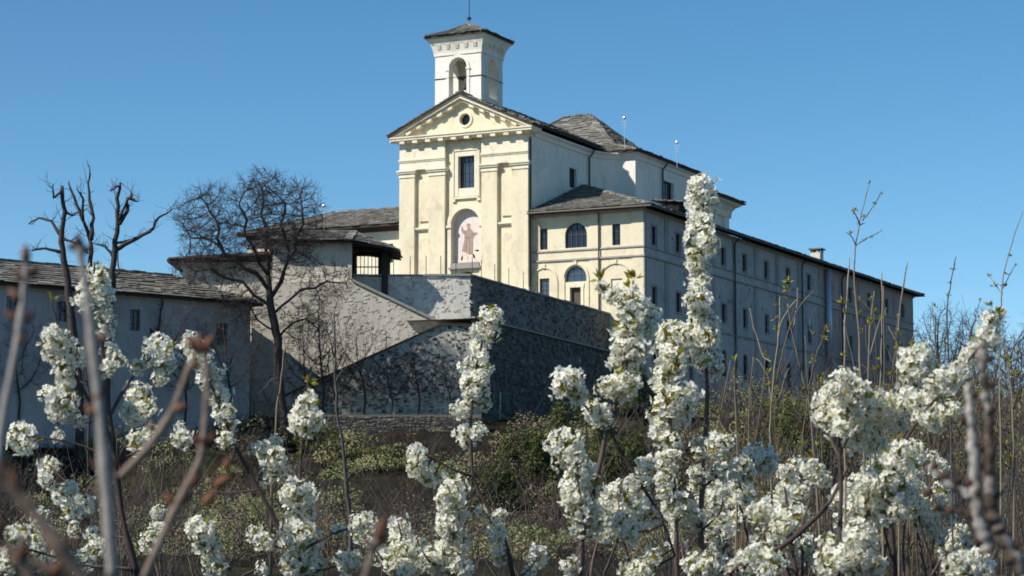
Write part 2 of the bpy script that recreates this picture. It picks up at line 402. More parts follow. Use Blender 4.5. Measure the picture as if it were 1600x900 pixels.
# ================================================================== CHURCH
X0, X1, YF = -95.25, -82.74, 169.0
XC = (X0 + X1) / 2
TZ = 18.9      # terrace level
church = empty('church', (XC, YF, TZ), 'cream baroque church with pedimented facade and square bell tower', 'church')
FP = Plane((0, YF), (1, 0), (0, 1))
RP = Plane((X1, 0), (0, 1), (-1, 0))
def facade():
    wl = MB()
    win = rect(-89.58, -88.0, 31.2, 34.0); nic = arch(-90.25, -87.5, 24.7, 29.4, 16); door = arch(-89.75, -87.95, TZ, 24.0, 10)
    # recessed base plane (.35 behind the pilaster faces)
    panel(wl, FP, rect(X0, X1, TZ - 1, 35.6), [win, nic, [(a, max(z, TZ)) for a, z in door]], .45, .35)
    o = wl.build('facade_wall', M['stucco_cream'], church)
    # frieze over each pair of pilasters, pilasters, plinths
    for a0, a1 in ((X0, -90.75), (-87.2, X1)):
        p = MB(); FP.box(p, a0, a1, 33.1, 35.5, 0, .349)
        FP.box(p, a0 - .03, a1 + .03, 33.78, 33.90, -.06, -.001); FP.box(p, a0 - .05, a1 + .05, 33.90, 34.05, -.12, -.001)
        p.build('frieze', M['stucco_trim'], church)
    for a0, a1 in ((X0, -93.75), (-92.35, -90.75), (-87.2, -85.7), (-84.3, X1)):
        q = MB(); FP.box(q, a0, a1, TZ - 1, 32.55, 0, .349); s = q.build('pilaster', M['stucco_cream'], church)
        c = MB()
        FP.box(c, a0 - .06, a1 + .06, 32.45, 32.55, -.07, .34); FP.box(c, a0 - .04, a1 + .04, 32.55, 32.80, -.05, .34)
        FP.box(c, a0 - .14, a1 + .14, 32.80, 32.95, -.16, .34); FP.box(c, a0 - .2, a1 + .2, 32.95, 33.1, -.24, .34)
        c.build('capital', M['stucco_trim'], s)
        b = MB(); FP.box(b, a0 - .1, a1 + .1, TZ - 1, 21.6, -.12, .34); FP.box(b, a0 - .14, a1 + .14, 21.6, 21.8, -.16, .34); FP.box(b, a0 - .08, a1 + .08, 21.8, 22.3, -.09, .34)
        b.build('plinth', M['stucco_trim'], s)
    # narrow bays between the pilasters: tall upper panel, string, lower arched panel
    for a0, a1 in ((-93.75, -92.35), (-85.7, -84.3)):
        for nm, sh in (('wall_panel', rect(a0 + .3, a1 - .05, 28.6, 32.2)), ('wall_panel', arch(a0 + .3, a1 - .05, TZ, 27.2, 8))):
            q = MB(); n = len(sh)
            q.add([FP(a, z, .349) for a, z in sh] + [FP(a + (.06 if a < (a0 + a1) / 2 else -.06), z - .05, .20) for a, z in sh], [tuple(range(n, 2 * n))] + [(i, (i + 1) % n, n + (i + 1) % n, n + i) for i in range(n)])
            q.build(nm, M['stucco_cream'], church)
        q = MB(); FP.box(q, a0 + .01, a1 - .01, 27.85, 28.0, .08, .36); FP.box(q, a0 + .01, a1 - .01, 27.75, 27.85, .16, .36); q.build('string_course', M['stucco_trim'], church)
    # central window with moulded surround and apron
    q = MB()
    for a0, a1, z0, z1, d in ((-89.95, -89.58, 30.5, 34.45, .22), (-88.0, -87.63, 30.5, 34.45, .22), (-89.58, -88.0, 34.0, 34.45, .22), (-89.58, -88.0, 30.5, 31.2, .26)):
        FP.box(q, a0, a1, z0, z1, d, .352)
    for a0, a1, z0, z1 in ((-90.1, -89.95, 30.4, 34.58), (-87.63, -87.48, 30.4, 34.58), (-90.1, -87.48, 34.452, 34.6), (-90.05, -87.53, 30.28, 30.45)):
        FP.box(q, a0, a1, z0, z1, .15, .351)
    for c in (-90.0, -87.58): FP.box(q, c - .16, c + .16, 30.05, 30.28, .17, .351)
    q.build('window_surround', M['stucco_trim'], church)
    window(church, FP, win, 'rect', -89.58, -88.0, 31.2, 34.0, .8, 4, 4, 'frame_dark', 'glass_blue', .07)
    # niche: archivolt, imposts, painted back, ledge
    q = MB(); n = 20; cz = 29.4 - 1.375; cx = -88.875
    for k in range(n):
        a, b = math.pi * k / n, math.pi * (k + 1) / n; ri, ro = 1.40, 1.78
        c = [(cx + r * math.cos(t), cz + r * math.sin(t)) for r, t in ((ri, a), (ro, a), (ro, b), (ri, b))]
        q.prism([FP(x, z, .20) for x, z in c], (0, .152, 0))
    for s_ in (-1, 1):
        FP.box(q, cx + s_ * 1.58 - .2, cx + s_ * 1.58 + .2, TZ, cz - .22, .22, .352); FP.box(q, cx + s_ * 1.58 - .27, cx + s_ * 1.58 + .27, cz - .22, cz - .002, .10, .353)
    q.build('archivolt', M['stucco_trim'], church)
    g = MB(); polyface(g, FP, nic, .80); fr = g.build('fresco', M['fresco_ground'], church)
    # painted friar on a cloud: flat paint sheets on the niche back
    def sheet(nm, pts, mat, d):
        t = MB(); polyface(t, FP, [(cx + a, 26.75 + z) for a, z in pts], d); t.build(nm, M[mat], fr)
    sheet('painted_cloud', [(-1.2, -1.9), (1.2, -1.9), (1.25, -.7), (.95, -.25), (.7, -.75), (.35, -1.15), (0, -1.0), (-.4, -1.2), (-.8, -1.0), (-1.25, -1.35)], 'fresco_cloud', .797)
    sheet('painted_robe', [(-.62, -.95), (-.3, -1.05), (.1, -1.25), (.45, -1.3), (.48, -.6), (.5, 0), (.62, .3), (.85, .42), (.8, .62), (.5, .62), (.38, .85), (.15, 1.0), (-.05, .98), (-.22, .82), (-.45, .9), (-.52, 1.12), (-.68, 1.05), (-.62, .7), (-.35, .45), (-.38, 0), (-.5, -.5)], 'fresco_robe', .794)
    for pts in ([(-.3, -.98), (-.2, -1.0), (-.08, .3), (-.16, .32)], [(.08, -1.2), (.2, -1.24), (.16, .2), (.1, .22)], [(.36, -1.25), (.44, -1.28), (.4, -.3), (.34, -.2)], [(-.34, .3), (.42, .22), (.42, .15), (-.34, .23)], [(-.5, .95), (-.42, .9), (-.2, .6), (-.3, .55)], [(.5, .6), (.6, .5), (.3, .35), (.28, .45)]): sheet('painted_fold', pts, 'fresco_fold', .792)
    for pts in ([(-.05, -1.1), (.04, -1.15), (.06, .1), (.0, .12)], [(.24, -1.2), (.31, -1.22), (.28, .1), (.22, .12)]): sheet('painted_fold', pts, 'fresco_light', .7915)
    sheet('painted_head', circle(.05, 1.2, .19, 12), 'fresco_skin', .791); sheet('painted_hair', [(-.14, 1.2), (-.16, 1.34), (-.02, 1.44), (.14, 1.42), (.25, 1.3), (.24, 1.16), (.19, 1.3), (.05, 1.36), (-.08, 1.3)], 'fresco_fold', .789); sheet('painted_beard', [(-.06, 1.1), (.16, 1.1), (.12, .98), (.04, .95), (-.02, 1.0)], 'fresco_fold', .789)
    sheet('painted_hand', circle(-.6, 1.14, .09, 8), 'fresco_skin', .790); sheet('painted_hand', circle(.86, .52, .09, 8), 'fresco_skin', .790)
    for a, z, r in ((-.9, -1.5, .4), (-.35, -1.6, .35), (.3, -1.55, .38), (.85, -1.3, .42), (.9, -.75, .3), (-1.0, .6, .25), (.8, 1.3, .22)): sheet('painted_puff', circle(a, z, r, 14), 'fresco_puff', .7955)
    g = MB(); FP.box(g, -90.25, -87.5, 24.35, 24.72, .1, .81); FP.box(g, -90.4, -87.35, 24.2, 24.35, .0, .81); g.build('niche_ledge', M['coping'], church)
    g = MB(); polyface(g, FP, [(a, max(z, TZ)) for a, z in door], .79); g.build('door', M['door_wood'], church)
    # main cornice with modillions
    q = MB()
    prof = [(.02, 35.45), (.2, 35.5), (.4, 35.62), (.64, 35.66), (.64, 35.80), (.72, 35.86), (.72, 35.98), (.0, 36.02)]
    q.moulding([(X0, YF + 3), (X0, YF), (X1, YF), (X1, YF + 1.2)], prof); q.build('cornice', M['stucco_trim'], church, fix=True)
    for i in range(10):
        a = X0 + .55 + i * (X1 - X0 - 1.1) / 9; q = MB(); FP.box(q, a - .24, a + .24, 35.38, 35.64, -.58, .02); q.build('modillion', M['stucco_trim'], church)
    # pediment
    ax, az, zb = XC, 39.15, 36.02; sl = (az - 36.0) / (ax - (X0 - .72))
    t = MB(); oc = circle(-88.78, 37.15, .52)
    panel(t, FP, [(X0, zb), (X1, zb), (X1, zb + .15), (ax, az - .35), (X0, zb + .15)], [oc], .5, 0); t.build('tympanum', M['stucco_cream'], church)
    g = MB(); polyface(g, FP, oc, .42); oo = g.build('oculus', M['glass'], church)
    g = MB()
    for k in range(18):
        a, b = 2 * math.pi * k / 18, 2 * math.pi * (k + 1) / 18
        c = [(-88.78 + r * math.cos(x), 37.15 + r * math.sin(x)) for r, x in ((.53, a), (.72, a), (.72, b), (.53, b))]
        g.prism([FP(x, z, -.10) for x, z in c], (0, .11, 0))
    g.build('oculus_frame', M['stucco_trim'], oo)
    for s_ in (-1, 1):
        r = MB(); xo = ax + s_ * (ax - X0 + .74)
        for (dz0, dz1, yy0) in ((-.45, -.22, -.42), (-.22, .0, -.66), (.0, .10, -.74)):
            L0, L1 = (ax, az), (xo, 36.0)
            ends = [(L0[0], L0[1] + dz0), (L1[0], L1[1] + dz0), (L1[0], L1[1] + dz1), (L0[0], L0[1] + dz1)]
            if s_ < 0: ends = ends[::-1]
            r.prism([FP(a, z, yy0) for a, z in ends], (0, -yy0 + .3, 0))
        r.build('raking_cornice', M['stucco_trim'], church)
        for i in range(1, 6):
            k = i / 6.1; a = ax + s_ * (ax - X0) * k; z = az - (az - 36.0) * (abs(a - ax) / abs(xo - ax)) - .45
            dz = -s_ * sl * .22
            g = MB(); g.hexa([FP(a - .22, z - .2 - dz, -.5), FP(a + .22, z - .2 + dz, -.5), FP(a + .22, z - .2 + dz, .01), FP(a - .22, z - .2 - dz, .01), FP(a - .22, z + .02 - dz, -.5), FP(a + .22, z + .02 + dz, -.5), FP(a + .22, z + .02 + dz, .01), FP(a - .22, z + .02 - dz, .01)])
            g.build('modillion', M['stucco_trim'], church)
facade()
YT = 184.35; XT = -79.45; XTL = -98.55; YB = 199.6; EZ = 35.85
def body():
    # nave side, concave diagonal link and transept walls
    q = MB()
    n1 = rect(177.3, 178.8, 32.0, 33.75)
    panel(q, RP, rect(YF + .4, 181.4, 20, EZ), [n1], .35)
    q.build('nave_wall', M['stucco_white'], church); q = MB()
    q.add([(X0 + .01, YF + .4, 20), (X0 + .01, 190, 20), (X0 + .01, 190, EZ), (X0 + .01, YF + .4, EZ)], [(0, 1, 2, 3)])
    q.build('nave_wall', M['stucco_white'], church)
    window(church, RP, n1, 'rect', 177.3, 178.8, 32.0, 33.75, .34, 2, 2, 'frame_dark')
    q = MB(); pts = []
    for k in range(9):      # concave quarter link between nave and transept
        t = k / 8; pts.append((X1 + 2.2 * t ** 1.5, 181.4 + (YT - 181.4) * (1 - (1 - t) ** 1.6)))
    for a, b in zip(pts[:-1], pts[1:]): q.add([(*a, 20), (*b, 20), (*b, EZ), (*a, EZ)], [(0, 1, 2, 3)])
    q.build('curved_wall', M['stucco_white'], church, smooth=True)
    q = MB(); TP = Plane((XT, 0), (0, 1), (-1, 0)); tw = rect(191.0, 193.4, 31.0, 34.3); tw2 = rect(195.6, 197.0, 31.2, 34.1)
    panel(q, TP, rect(YT, YB, 20, EZ), [tw], .4)
    q.add([(pts[-1][0], YT, 20), (XT, YT, 20), (XT, YT, EZ), (pts[-1][0], YT, EZ)], [(0, 1, 2, 3)])
    q.add([(XT, YB, 20), (XTL, YB, 20), (XTL, YB, EZ), (XT, YB, EZ)], [(0, 1, 2, 3)])
    q.add([(XTL, YB, 20), (XTL, YT, 20), (XTL, YT, EZ), (XTL, YB, EZ)], [(0, 1, 2, 3)])
    q.add([(XTL, YT, 20), (X0, YT, 20), (X0, YT, EZ), (XTL, YT, EZ)], [(0, 1, 2, 3)])
    q.build('transept_wall', M['stucco_white'], church)
    window(church, TP, tw, 'rect', 191.0, 193.4, 31.0, 34.3, .39, 2, 3, 'frame_dark')
    # crowning mouldings
    q = MB(); prof = [(.01, EZ - .55), (.12, EZ - .5), (.18, EZ - .2), (.45, EZ - .06), (.45, EZ + .04), (0, EZ + .04)]
    q.moulding([(X1, YF + 1.21)] + pts[0:] + [(XT, YT), (XT, YB), (XTL, YB)], prof); q.build('cornice', M['stucco_white'], church, fix=True)
    # nave roof
    oz = 36.12; ov = .80; ors = .5
    zr = oz + (XC - X0 + ov) * .462
    roof(church, 'nave_roof', [[(X1 + ov, YF - .80, oz), (X1 + ov, YF + 1.2, oz), (XC, YF + 1.2, zr), (XC, YF - .80, zr)], [(X1 + ors, YF + 1.2, oz + .25), (X1 + ors, 183.5, oz + .25), (XC, 191, zr), (XC, YF + 1.2, zr)], [(X0 - ov, 183.5, oz), (X0 - ov, YF - .80, oz), (XC, YF - .80, zr), (XC, 191, zr)]], seed=11, ridges=[((XC, YF - .80, zr), (XC, 191, zr))])
    # crossing roof: pyramid with a bell-cast foot
    e = .62; x0, x1, y0, y1 = XTL - e, XT + e, YT - e, YB + e; z0 = EZ + .18
    ins = 4.2; zm = z0 + 1.35; rx0, rx1, ry = -90.2, -87.6, 192.2; zt = 41.3
    a, b, c, d = (x0, y0, z0), (x1, y0, z0), (x1, y1, z0), (x0, y1, z0)
    a2, b2, c2, d2 = (x0 + ins, y0 + ins * .8, zm), (x1 - ins, y0 + ins * .8, zm), (x1 - ins, y1 - ins * .8, zm), (x0 + ins, y1 - ins * .8, zm)
    t1, t2 = (rx0, ry, zt), (rx1, ry, zt)
    roof(church, 'crossing_roof', [[a, b, b2, a2], [b, c, c2, b2], [c, d, d2, c2], [d, a, a2, d2], [a2, b2, t2, t1], [b2, c2, t2], [c2, d2, t1, t2], [d2, a2, t1]], seed=30,
         ridges=[(b, b2), (b2, t2), (c, c2), (c2, t2), (a, a2), (a2, t1), (t1, t2)])
    # choir with deep flared cornice behind the transept
    q = MB(); cx = -80.6; q.add([(cx, YB, 20), (cx, 210.6, 20), (cx, 210.6, 34.3), (cx, YB, 34.3)], [(0, 1, 2, 3)])
    q.add([(cx, 210.6, 20), (-97, 210.6, 20), (-97, 210.6, 34.3), (cx, 210.6, 34.3)], [(0, 1, 2, 3)])
    for yy in (203.5, 209.6): q.box(cx - .1, cx + .22, yy - .7, yy + .7, 20, 33.2)
    q.build('choir_wall', M['stucco_white'], church)
    q = MB(); q.moulding([(cx, YB), (cx, 210.6), (-97, 210.6)], [(.01, 33.2), (.22, 33.25), (.26, 33.5), (.3, 33.9), (.6, 34.3), (1.05, 34.55), (1.1, 34.75), (0, 34.8)]); q.build('cornice', M['stucco_trim'], church, fix=True)
    roof(church, 'choir_roof', [[(cx + 1.4, YB - .5, 34.86), (cx + 1.4, 212.0, 34.86), (-88.5, 205, 38.2), (-88.5, YB, 38.2)], [(cx + 1.4, 212.0, 34.86), (-98, 212.0, 34.86), (-88.5, 205, 38.2)]], seed=41)
    for yy, zz in ((181.25, EZ), (190.4, EZ)):   # rain pipes
        q = MB(); xx = X1 + .14 if yy < 183 else XT + .16
        q.tube([(xx + .5, yy, zz - .02), (xx + .3, yy, zz - .35), (xx, yy, zz - .65), (xx, yy, 29)], .085, 7); q.build('rain_pipe', M['pipe'], church)
    q = MB(); q.tube([(X1 + .10, YF + .32, 35.2), (X1 + .10, YF + .32, TZ)], .075, 7); q.build('rain_pipe', M['pipe'], church)
body()
def tower():
    x0, x1, y0, y1 = -92.42, -87.88, 170.25, 174.40; zb, zt = 35.9, 43.55
    t = tag(bpy.data.objects.new('bell_tower', None)); COL.objects.link(t); t.parent = church; t.location = Vector(((x0 + x1) / 2, (y0 + y1) / 2, zb)) - church.location
    q = MB(); th = .75; cx, cy = (x0 + x1) / 2, (y0 + y1) / 2
    def side(pl, L0, L1):
        c = (L0 + L1) / 2; ow = .86
        panel(q, pl, rect(L0, L1, zb, zt), [arch(c - ow, c + ow, 39.5, 42.95, 12)], th)
        # inner face
        m0, m1 = L0 + th, L1 - th
        panel(q, pl, rect(m0, m1, 39.2, 43.3), [arch(c - ow, c + ow, 39.5, 42.95, 12)], .001, th)
        # arched surround
        n = 12; cz = 42.95 - ow
        for k in range(n):
            a, b = math.pi * k / n, math.pi * (k + 1) / n
            cc = [(c + r * math.cos(u), cz + r * math.sin(u)) for r, u in ((ow + .01, a), (ow + .28, a), (ow + .28, b), (ow + .01, b))]
            q.prism([pl(x, z, -.07) for x, z in cc], pl.n * .08)
        for s_ in (-1, 1):
            pl.box(q, c + s_ * (ow + .15) - .14, c + s_ * (ow + .15) + .14, 38.8, cz - .003, -.07, .01)
            pl.box(q, c + s_ * (ow + .15) - .2, c + s_ * (ow + .15) + .2, cz - .25, cz - .1, -.13, .01)
    side(Plane((0, y0), (1, 0), (0, 1)), x0, x1); side(Plane((x1, 0), (0, 1), (-1, 0)), y0, y1)
    side(Plane((0, y1), (1, 0), (0, -1)), x0, x1); side(Plane((x0, 0), (0, 1), (1, 0)), y0, y1)
    q.add([(x0, y0, 43.3), (x1, y0, 43.3), (x1, y1, 43.3), (x0, y1, 43.3)], [(0, 1, 2, 3)]); q.add([(x0 + .1, y0 + .1, 39.2), (x1 - .1, y0 + .1, 39.2), (x1 - .1, y1 - .1, 39.2), (x0 + .1, y1 - .1, 39.2)], [(0, 1, 2, 3)])
    q.build('tower_wall', M['stucco_white'], t)
    q = MB(); loop = [(x0, y0), (x1, y0), (x1, y1), (x0, y1)]
    q.moulding(loop, [(.0, 43.2), (.08, 43.22), (.10, 43.5), (.16, 43.75), (.26, 44.1), (.42, 44.45), (.60, 44.66), (.63, 44.84), (0, 44.9)], True); q.build('cornice', M['stucco_white'], t, fix=True)
    for pl, a0, a1 in ((Plane((0, y0), (1, 0), (0, 1)), x0, x1), (Plane((x1, 0), (0, 1), (-1, 0)), y0, y1)):
        for i in range(5):
            a = a0 + .5 + i * (a1 - a0 - 1) / 4; g = MB(); g.hexa([pl(a - .16, 43.75, -.2), pl(a + .16, 43.75, -.2), pl(a + .16, 43.75, 0), pl(a - .16, 43.75, 0), pl(a - .16, 44.15, -.36), pl(a + .16, 44.15, -.36), pl(a + .16, 44.15, 0), pl(a - .16, 44.15, 0)]); g.build('modillion', M['stucco_trim'], t)
    e = .74; A, B, C_, D = (x0 - e, y0 - e, 44.92), (x1 + e, y0 - e, 44.92), (x1 + e, y1 + e, 44.92), (x0 - e, y1 + e, 44.92)
    i_ = 1.5; a2, b2, c2, d2 = (x0 - e + i_, y0 - e + i_, 45.5), (x1 + e - i_, y0 - e + i_, 45.5), (x1 + e - i_, y1 + e - i_, 45.5), (x0 - e + i_, y1 + e - i_, 45.5)
    ap = (cx, cy, 46.35)
    roof(t, 'tower_roof', [[A, B, b2, a2], [B, C_, c2, b2], [C_, D, d2, c2], [D, A, a2, d2], [a2, b2, ap], [b2, c2, ap], [c2, d2, ap], [d2, a2, ap]], seed=60, row=.34, wmin=.3, wmax=.7, ridges=[(A, a2), (B, b2), (b2, ap), (C_, c2), (a2, ap)])
    q = MB(); q.tube([(cx, cy, 46.6), (cx, cy, 49.4)], .035, 6); q.box(cx - .45, cx + .45, cy - .03, cy + .03, 48.7, 48.76); q.lathe((cx, cy, 46.8), [(.0, -.1), (.2, 0), (.2, .1), (0, .3)], 10); q.build('iron_cross', M['iron'], t)
    q = MB(); q.tube([(x0 - .04, y0 - .05, 41.2), (x1 + .04, y0 - .05, 41.2)], .035, 5); q.tube([(x1 + .05, y0 - .04, 41.2), (x1 + .05, y1 + .04, 41.2)], .035, 5); q.build('tie_rod', M['iron'], t)
    b = MB(); b.lathe((cx + .05, cy, 40.5), [(.02, .98), (.22, .95), (.3, .8), (.36, .4), (.46, .15), (.58, 0), (.54, 0), (.3, .4)], 16); bb = b.build('bell', M['bronze'], base=(cx, cy, 40.5), smooth=True)
    tag(bb, 'bronze bell hanging in the open arch of the bell tower', 'bell')
    y = MB(); y.box(cx - 1.0, cx + 1.1, cy - .12, cy + .12, 41.5, 41.75); y.box(cx - .9, cx - .75, cy - .5, cy + .5, 41.45, 41.56); y.build('yoke', M['wood_dark'], bb)
tower()

# ------------------------------------------------------------------ lower range left of the facade
def annex():
    a = empty('church_annex', (-103, 171, TZ), 'low cream annex with stone roof attached left of the church facade', 'annex')
    pl = Plane((0, 170.6), (1, 0), (0, 1)); q = MB(); wn = rect(-97.6, -96.75, 25.3, 27.0)
    panel(q, pl, rect(-112, X0 - .01, TZ - 1, 28.6), [wn], .3); q.build('wall', M['stucco_trim'], a)
    window(a, pl, wn, 'rect', -97.6, -96.75, 25.3, 27.0, .29, 2, 3, 'frame_dark')
    q = MB(); q.moulding([(-112, 170.6), (X0 - .02, 170.6)], [(0, 28.1), (.15, 28.15), (.3, 28.45), (.7, 28.5), (.7, 28.56), (0, 28.6)]); q.build('eave_board', M['wood_dark'], a, fix=True)
    roof(a, 'roof', [[(-112.5, 169.6, 28.62), (X0 - .05, 169.6, 28.62), (X0 - .05, 176, 31.0), (-106.0, 176, 31.0)], [(-112.5, 182.4, 28.62), (-112.5, 169.6, 28.62), (-106, 176, 31.0)]], seed=71, ridges=[((-106, 176, 31), (X0 - .1, 176, 31.0)), ((-112.5, 169.6, 28.62), (-106, 176, 31))])
annex()

# ================================================================== CONVENT WING
XW, YW, YE = -72.46, 169.8, 247.6; WZ = 28.55
conv = empty('convent_wing', (XW, YW, 13), 'long three storey convent wing with rows of small dark windows', 'building')
WF = Plane((0, YW), (1, 0), (0, 1)); WS = Plane((XW, 0), (0, 1), (-1, 0))
def wing():
    q = MB()
    w1 = rect(-82.02, -81.30, 25.5, 27.3); w2 = arch(-79.66, -77.64, 25.5, 27.62, 14); w3 = rect(-75.32, -74.58, 25.5, 27.3)
    w4 = rect(-82.05, -81.15, 20.9, 23.05); l5 = arch(-79.66, -77.7, 22.62, 23.95, 14); dr = rect(-79.2, -78.2, 19.2, 22.15); n6 = rect(-75.45, -74.4, 20.6, 22.7)
    panel(q, WF, rect(X1 - .3, XW, 12, WZ), [w1, w2, w3, w4, l5, dr, n6], .3)
    q.build('front_wall', M['stucco_wing'], conv)
    q = MB(); polyface(q, WF, n6, .12); q.build('walled_up_window', M['stucco_trim'], conv)
    window(conv, WF, w1, 'rect', -82.02, -81.30, 25.5, 27.3, .29, 2, 3, 'frame_dark'); window(conv, WF, w2, 'arch', -79.66, -77.64, 25.5, 27.62, .29, 4, 2, 'frame_dark', 'glass', .07)
    window(conv, WF, w3, 'rect', -75.32, -74.58, 25.5, 27.3, .29, 2, 3, 'frame_dark'); window(conv, WF, w4, 'rect', -82.05, -81.15, 20.9, 23.05, .29, 2, 5, 'frame', 'glass_blue'); window(conv, WF, l5, 'arch2', -79.66, -77.7, 22.62, 23.95, .29, 3, 2, 'frame', 'glass_blue')
    q = MB(); polyface(q, WF, dr, .28); d = q.build('door', M['door_wood'], conv); q = MB(); q.tube([WF(-78.35, 20.6, .24), WF(-78.35, 20.8, .24)], .03, 5); q.build('handle', M['iron'], d)
    # archivolts, imposts, door surround
    for c, r, zt in ((-81.6, 1.15, 23.95), (-78.68, 1.12, 24.12), (-75.0, 1.55, 24.0)):
        g = MB(); n = 16; cz = zt - r
        for k in range(n):
            a, b = math.pi * k / n, math.pi * (k + 1) / n
            cc = [(c + rr * math.cos(u), cz + rr * math.sin(u)) for rr, u in ((r - .06, a), (r + .1, a), (r + .1, b), (r - .06, b))]
            cc = [(x, z) for x, z in cc]
            if min(x for x, z in cc) < X1 - .2: continue
            g.prism([WF(x, z, -.09) for x, z in cc], (0, .1, 0))
        for s_ in (-1, 1):
            if c + s_ * r > X1 + .15: WF.box(g, c + s_ * r - .1, c + s_ * r + .12, 18, cz - .002, -.08, .01)
        WF.box(g, c - .12, c + .12, zt - .05, zt + .28, -.15, -.003)
        g.build('archivolt', M['stucco_wing'], conv)
    g = MB()
    for a0, a1, z0, z1 in ((-79.45, -79.202, 19.2, 22.15), (-78.198, -77.95, 19.2, 22.15), (-79.5, -77.9, 22.152, 22.5)): WF.box(g, a0, a1, z0, z1, -.07, .01)
    g.build('door_surround', M['stucco_trim'], conv)
    for z0, z1, o in ((25.22, 25.36, .10), (24.42, 24.58, .14)):
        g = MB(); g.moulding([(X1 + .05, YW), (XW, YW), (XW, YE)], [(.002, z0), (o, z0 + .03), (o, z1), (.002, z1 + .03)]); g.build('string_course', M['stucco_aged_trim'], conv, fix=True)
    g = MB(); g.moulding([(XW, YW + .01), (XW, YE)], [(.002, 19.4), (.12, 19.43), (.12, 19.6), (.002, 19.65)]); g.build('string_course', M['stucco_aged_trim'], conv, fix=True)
    for a0, a1 in ((-77.35, -76.45), (-73.55, XW - .01)):
        g = MB(); WF.box(g, a0, a1, 12, 24.41, -.05, .02); WF.box(g, a0, a1, 25.38, 28.4, -.05, .02); g.build('pilaster_strip', M['stucco_wing'], conv)
    g = MB(); g.tube([(-76.5, YW - .15, 28.3), (-76.5, YW - .15, 17)], .06, 6); g.build('rain_pipe', M['pipe'], conv)
    # long side wall, two sheets: aged grey plaster and, at the far end, pinkish bare plaster
    ys = [172.0, 177.3, 182.7, 188.0, 193.4, 199.2, 205.3, 211.5, 218.0, 224.6, 231.0, 237.4, 243.4]
    rg = random.Random(5)
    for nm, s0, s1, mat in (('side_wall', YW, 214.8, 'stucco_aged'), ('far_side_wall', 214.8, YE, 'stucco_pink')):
        holes = []; vents = []
        for y in [y for y in ys if s0 < y < s1]:
            holes += [rect(y - .52, y + .52, 25.62, 27.2), rect(y - .5, y + .5, 20.42, 22.1), arch(y - .6, y + .6, 15.6, 18.0, 8)]
            for k in range(2):
                for zz in (26.5, 24.0, 22.6):
                    if rg.random() < .6:
                        yy = y + (1.25 if k else -1.25) + rg.uniform(-.2, .2); z_ = zz + rg.uniform(-.15, .15)
                        if s0 + .3 < yy < s1 - .3: vents.append(rect(yy - .13, yy + .13, z_ - .14, z_ + .14))
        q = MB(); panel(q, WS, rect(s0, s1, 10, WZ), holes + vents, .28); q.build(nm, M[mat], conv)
        for v in vents:
            g = MB(); polyface(g, WS, v, .25); g.build('putlog_hole', M['dark_void'], conv)
        for i, h in enumerate(holes):
            a0, a1 = h[0][0], h[1][0]; z0 = h[0][1]; z1 = max(z for a, z in h)
            window(conv, WS, h, 'arch' if i % 3 == 2 else 'rect', a0, a1, z0, z1, .27, 2, 3, 'frame_dark')
            if i % 3 < 2:
                g = MB(); WS.box(g, a0 - .1, a1 + .1, z0 - .14, z0 - .01, -.1, .02); g.build('sill', M['stucco_aged_trim'], conv)
                g = MB()
                for b0, b1, c0, c1 in ((a0 - .22, a0 - .03, z0, z1), (a1 + .03, a1 + .22, z0, z1), (a0 - .22, a1 + .22, z1 + .03, z1 + .2)): WS.box(g, b0, b1, c0, c1, -.035, .01)
                g.build('window_surround', M['stucco_aged_trim'], conv)
    for a, b in zip(ys[:-1], ys[1:]):
        y = (a + b) / 2; g = MB(); m_ = 'stucco_aged_trim' if y < 214 else 'stucco_pink'
        for z0, z1 in ((10, 19.38), (19.67, 24.40), (25.40, 28.4)): WS.box(g, y - .42, y + .42, z0, z1, -.07, .02)
        g.build('pilaster_strip', M[m_], conv)
    g = MB()
    for z0, z1 in ((10, 19.38), (19.67, 24.40), (25.40, 28.4)): WS.box(g, YW - .05, YW + .5, z0, z1, -.07, .02)
    g.build('pilaster_strip', M['stucco_aged_trim'], conv)
    for y in (179.7, 190.5, 209.0, 221.5, 235):
        g = MB(); g.tube([(XW + .75, y, 28.45), (XW + .35, y, 28.15), (XW + .17, y, 27.8), (XW + .17, y, 11)], .085, 7); g.build('rain_pipe', M['pipe'], conv)
    q = MB(); q.add([(XW, YE, 10), (-86, YE, 10), (-86, YE, WZ), (XW, YE, WZ)], [(0, 1, 2, 3)]); q.add([(-86, YE, 10), (-86, 212, 10), (-86, 212, WZ), (-86, YE, WZ)], [(0, 1, 2, 3)]); q.build('end_wall', M['stucco_pink'], conv)
    # eaves and roof: lean-to with a hip at the near corner, gable beyond the church
    g = MB(); g.moulding([(X1 + .02, YW), (XW, YW), (XW, YE), (-86, YE)], [(.002, 28.2), (.12, 28.25), (.2, 28.5), (.002, 28.56)]); g.build('eave_moulding', M['stucco_aged_trim'], conv, fix=True)
    ov = .95; ez = 28.62; xe, yf, ye = XW + ov, YW - ov, YE + ov; sl = .345; xr = X1 + .02
    run = xe - xr; zr = ez + run * sl
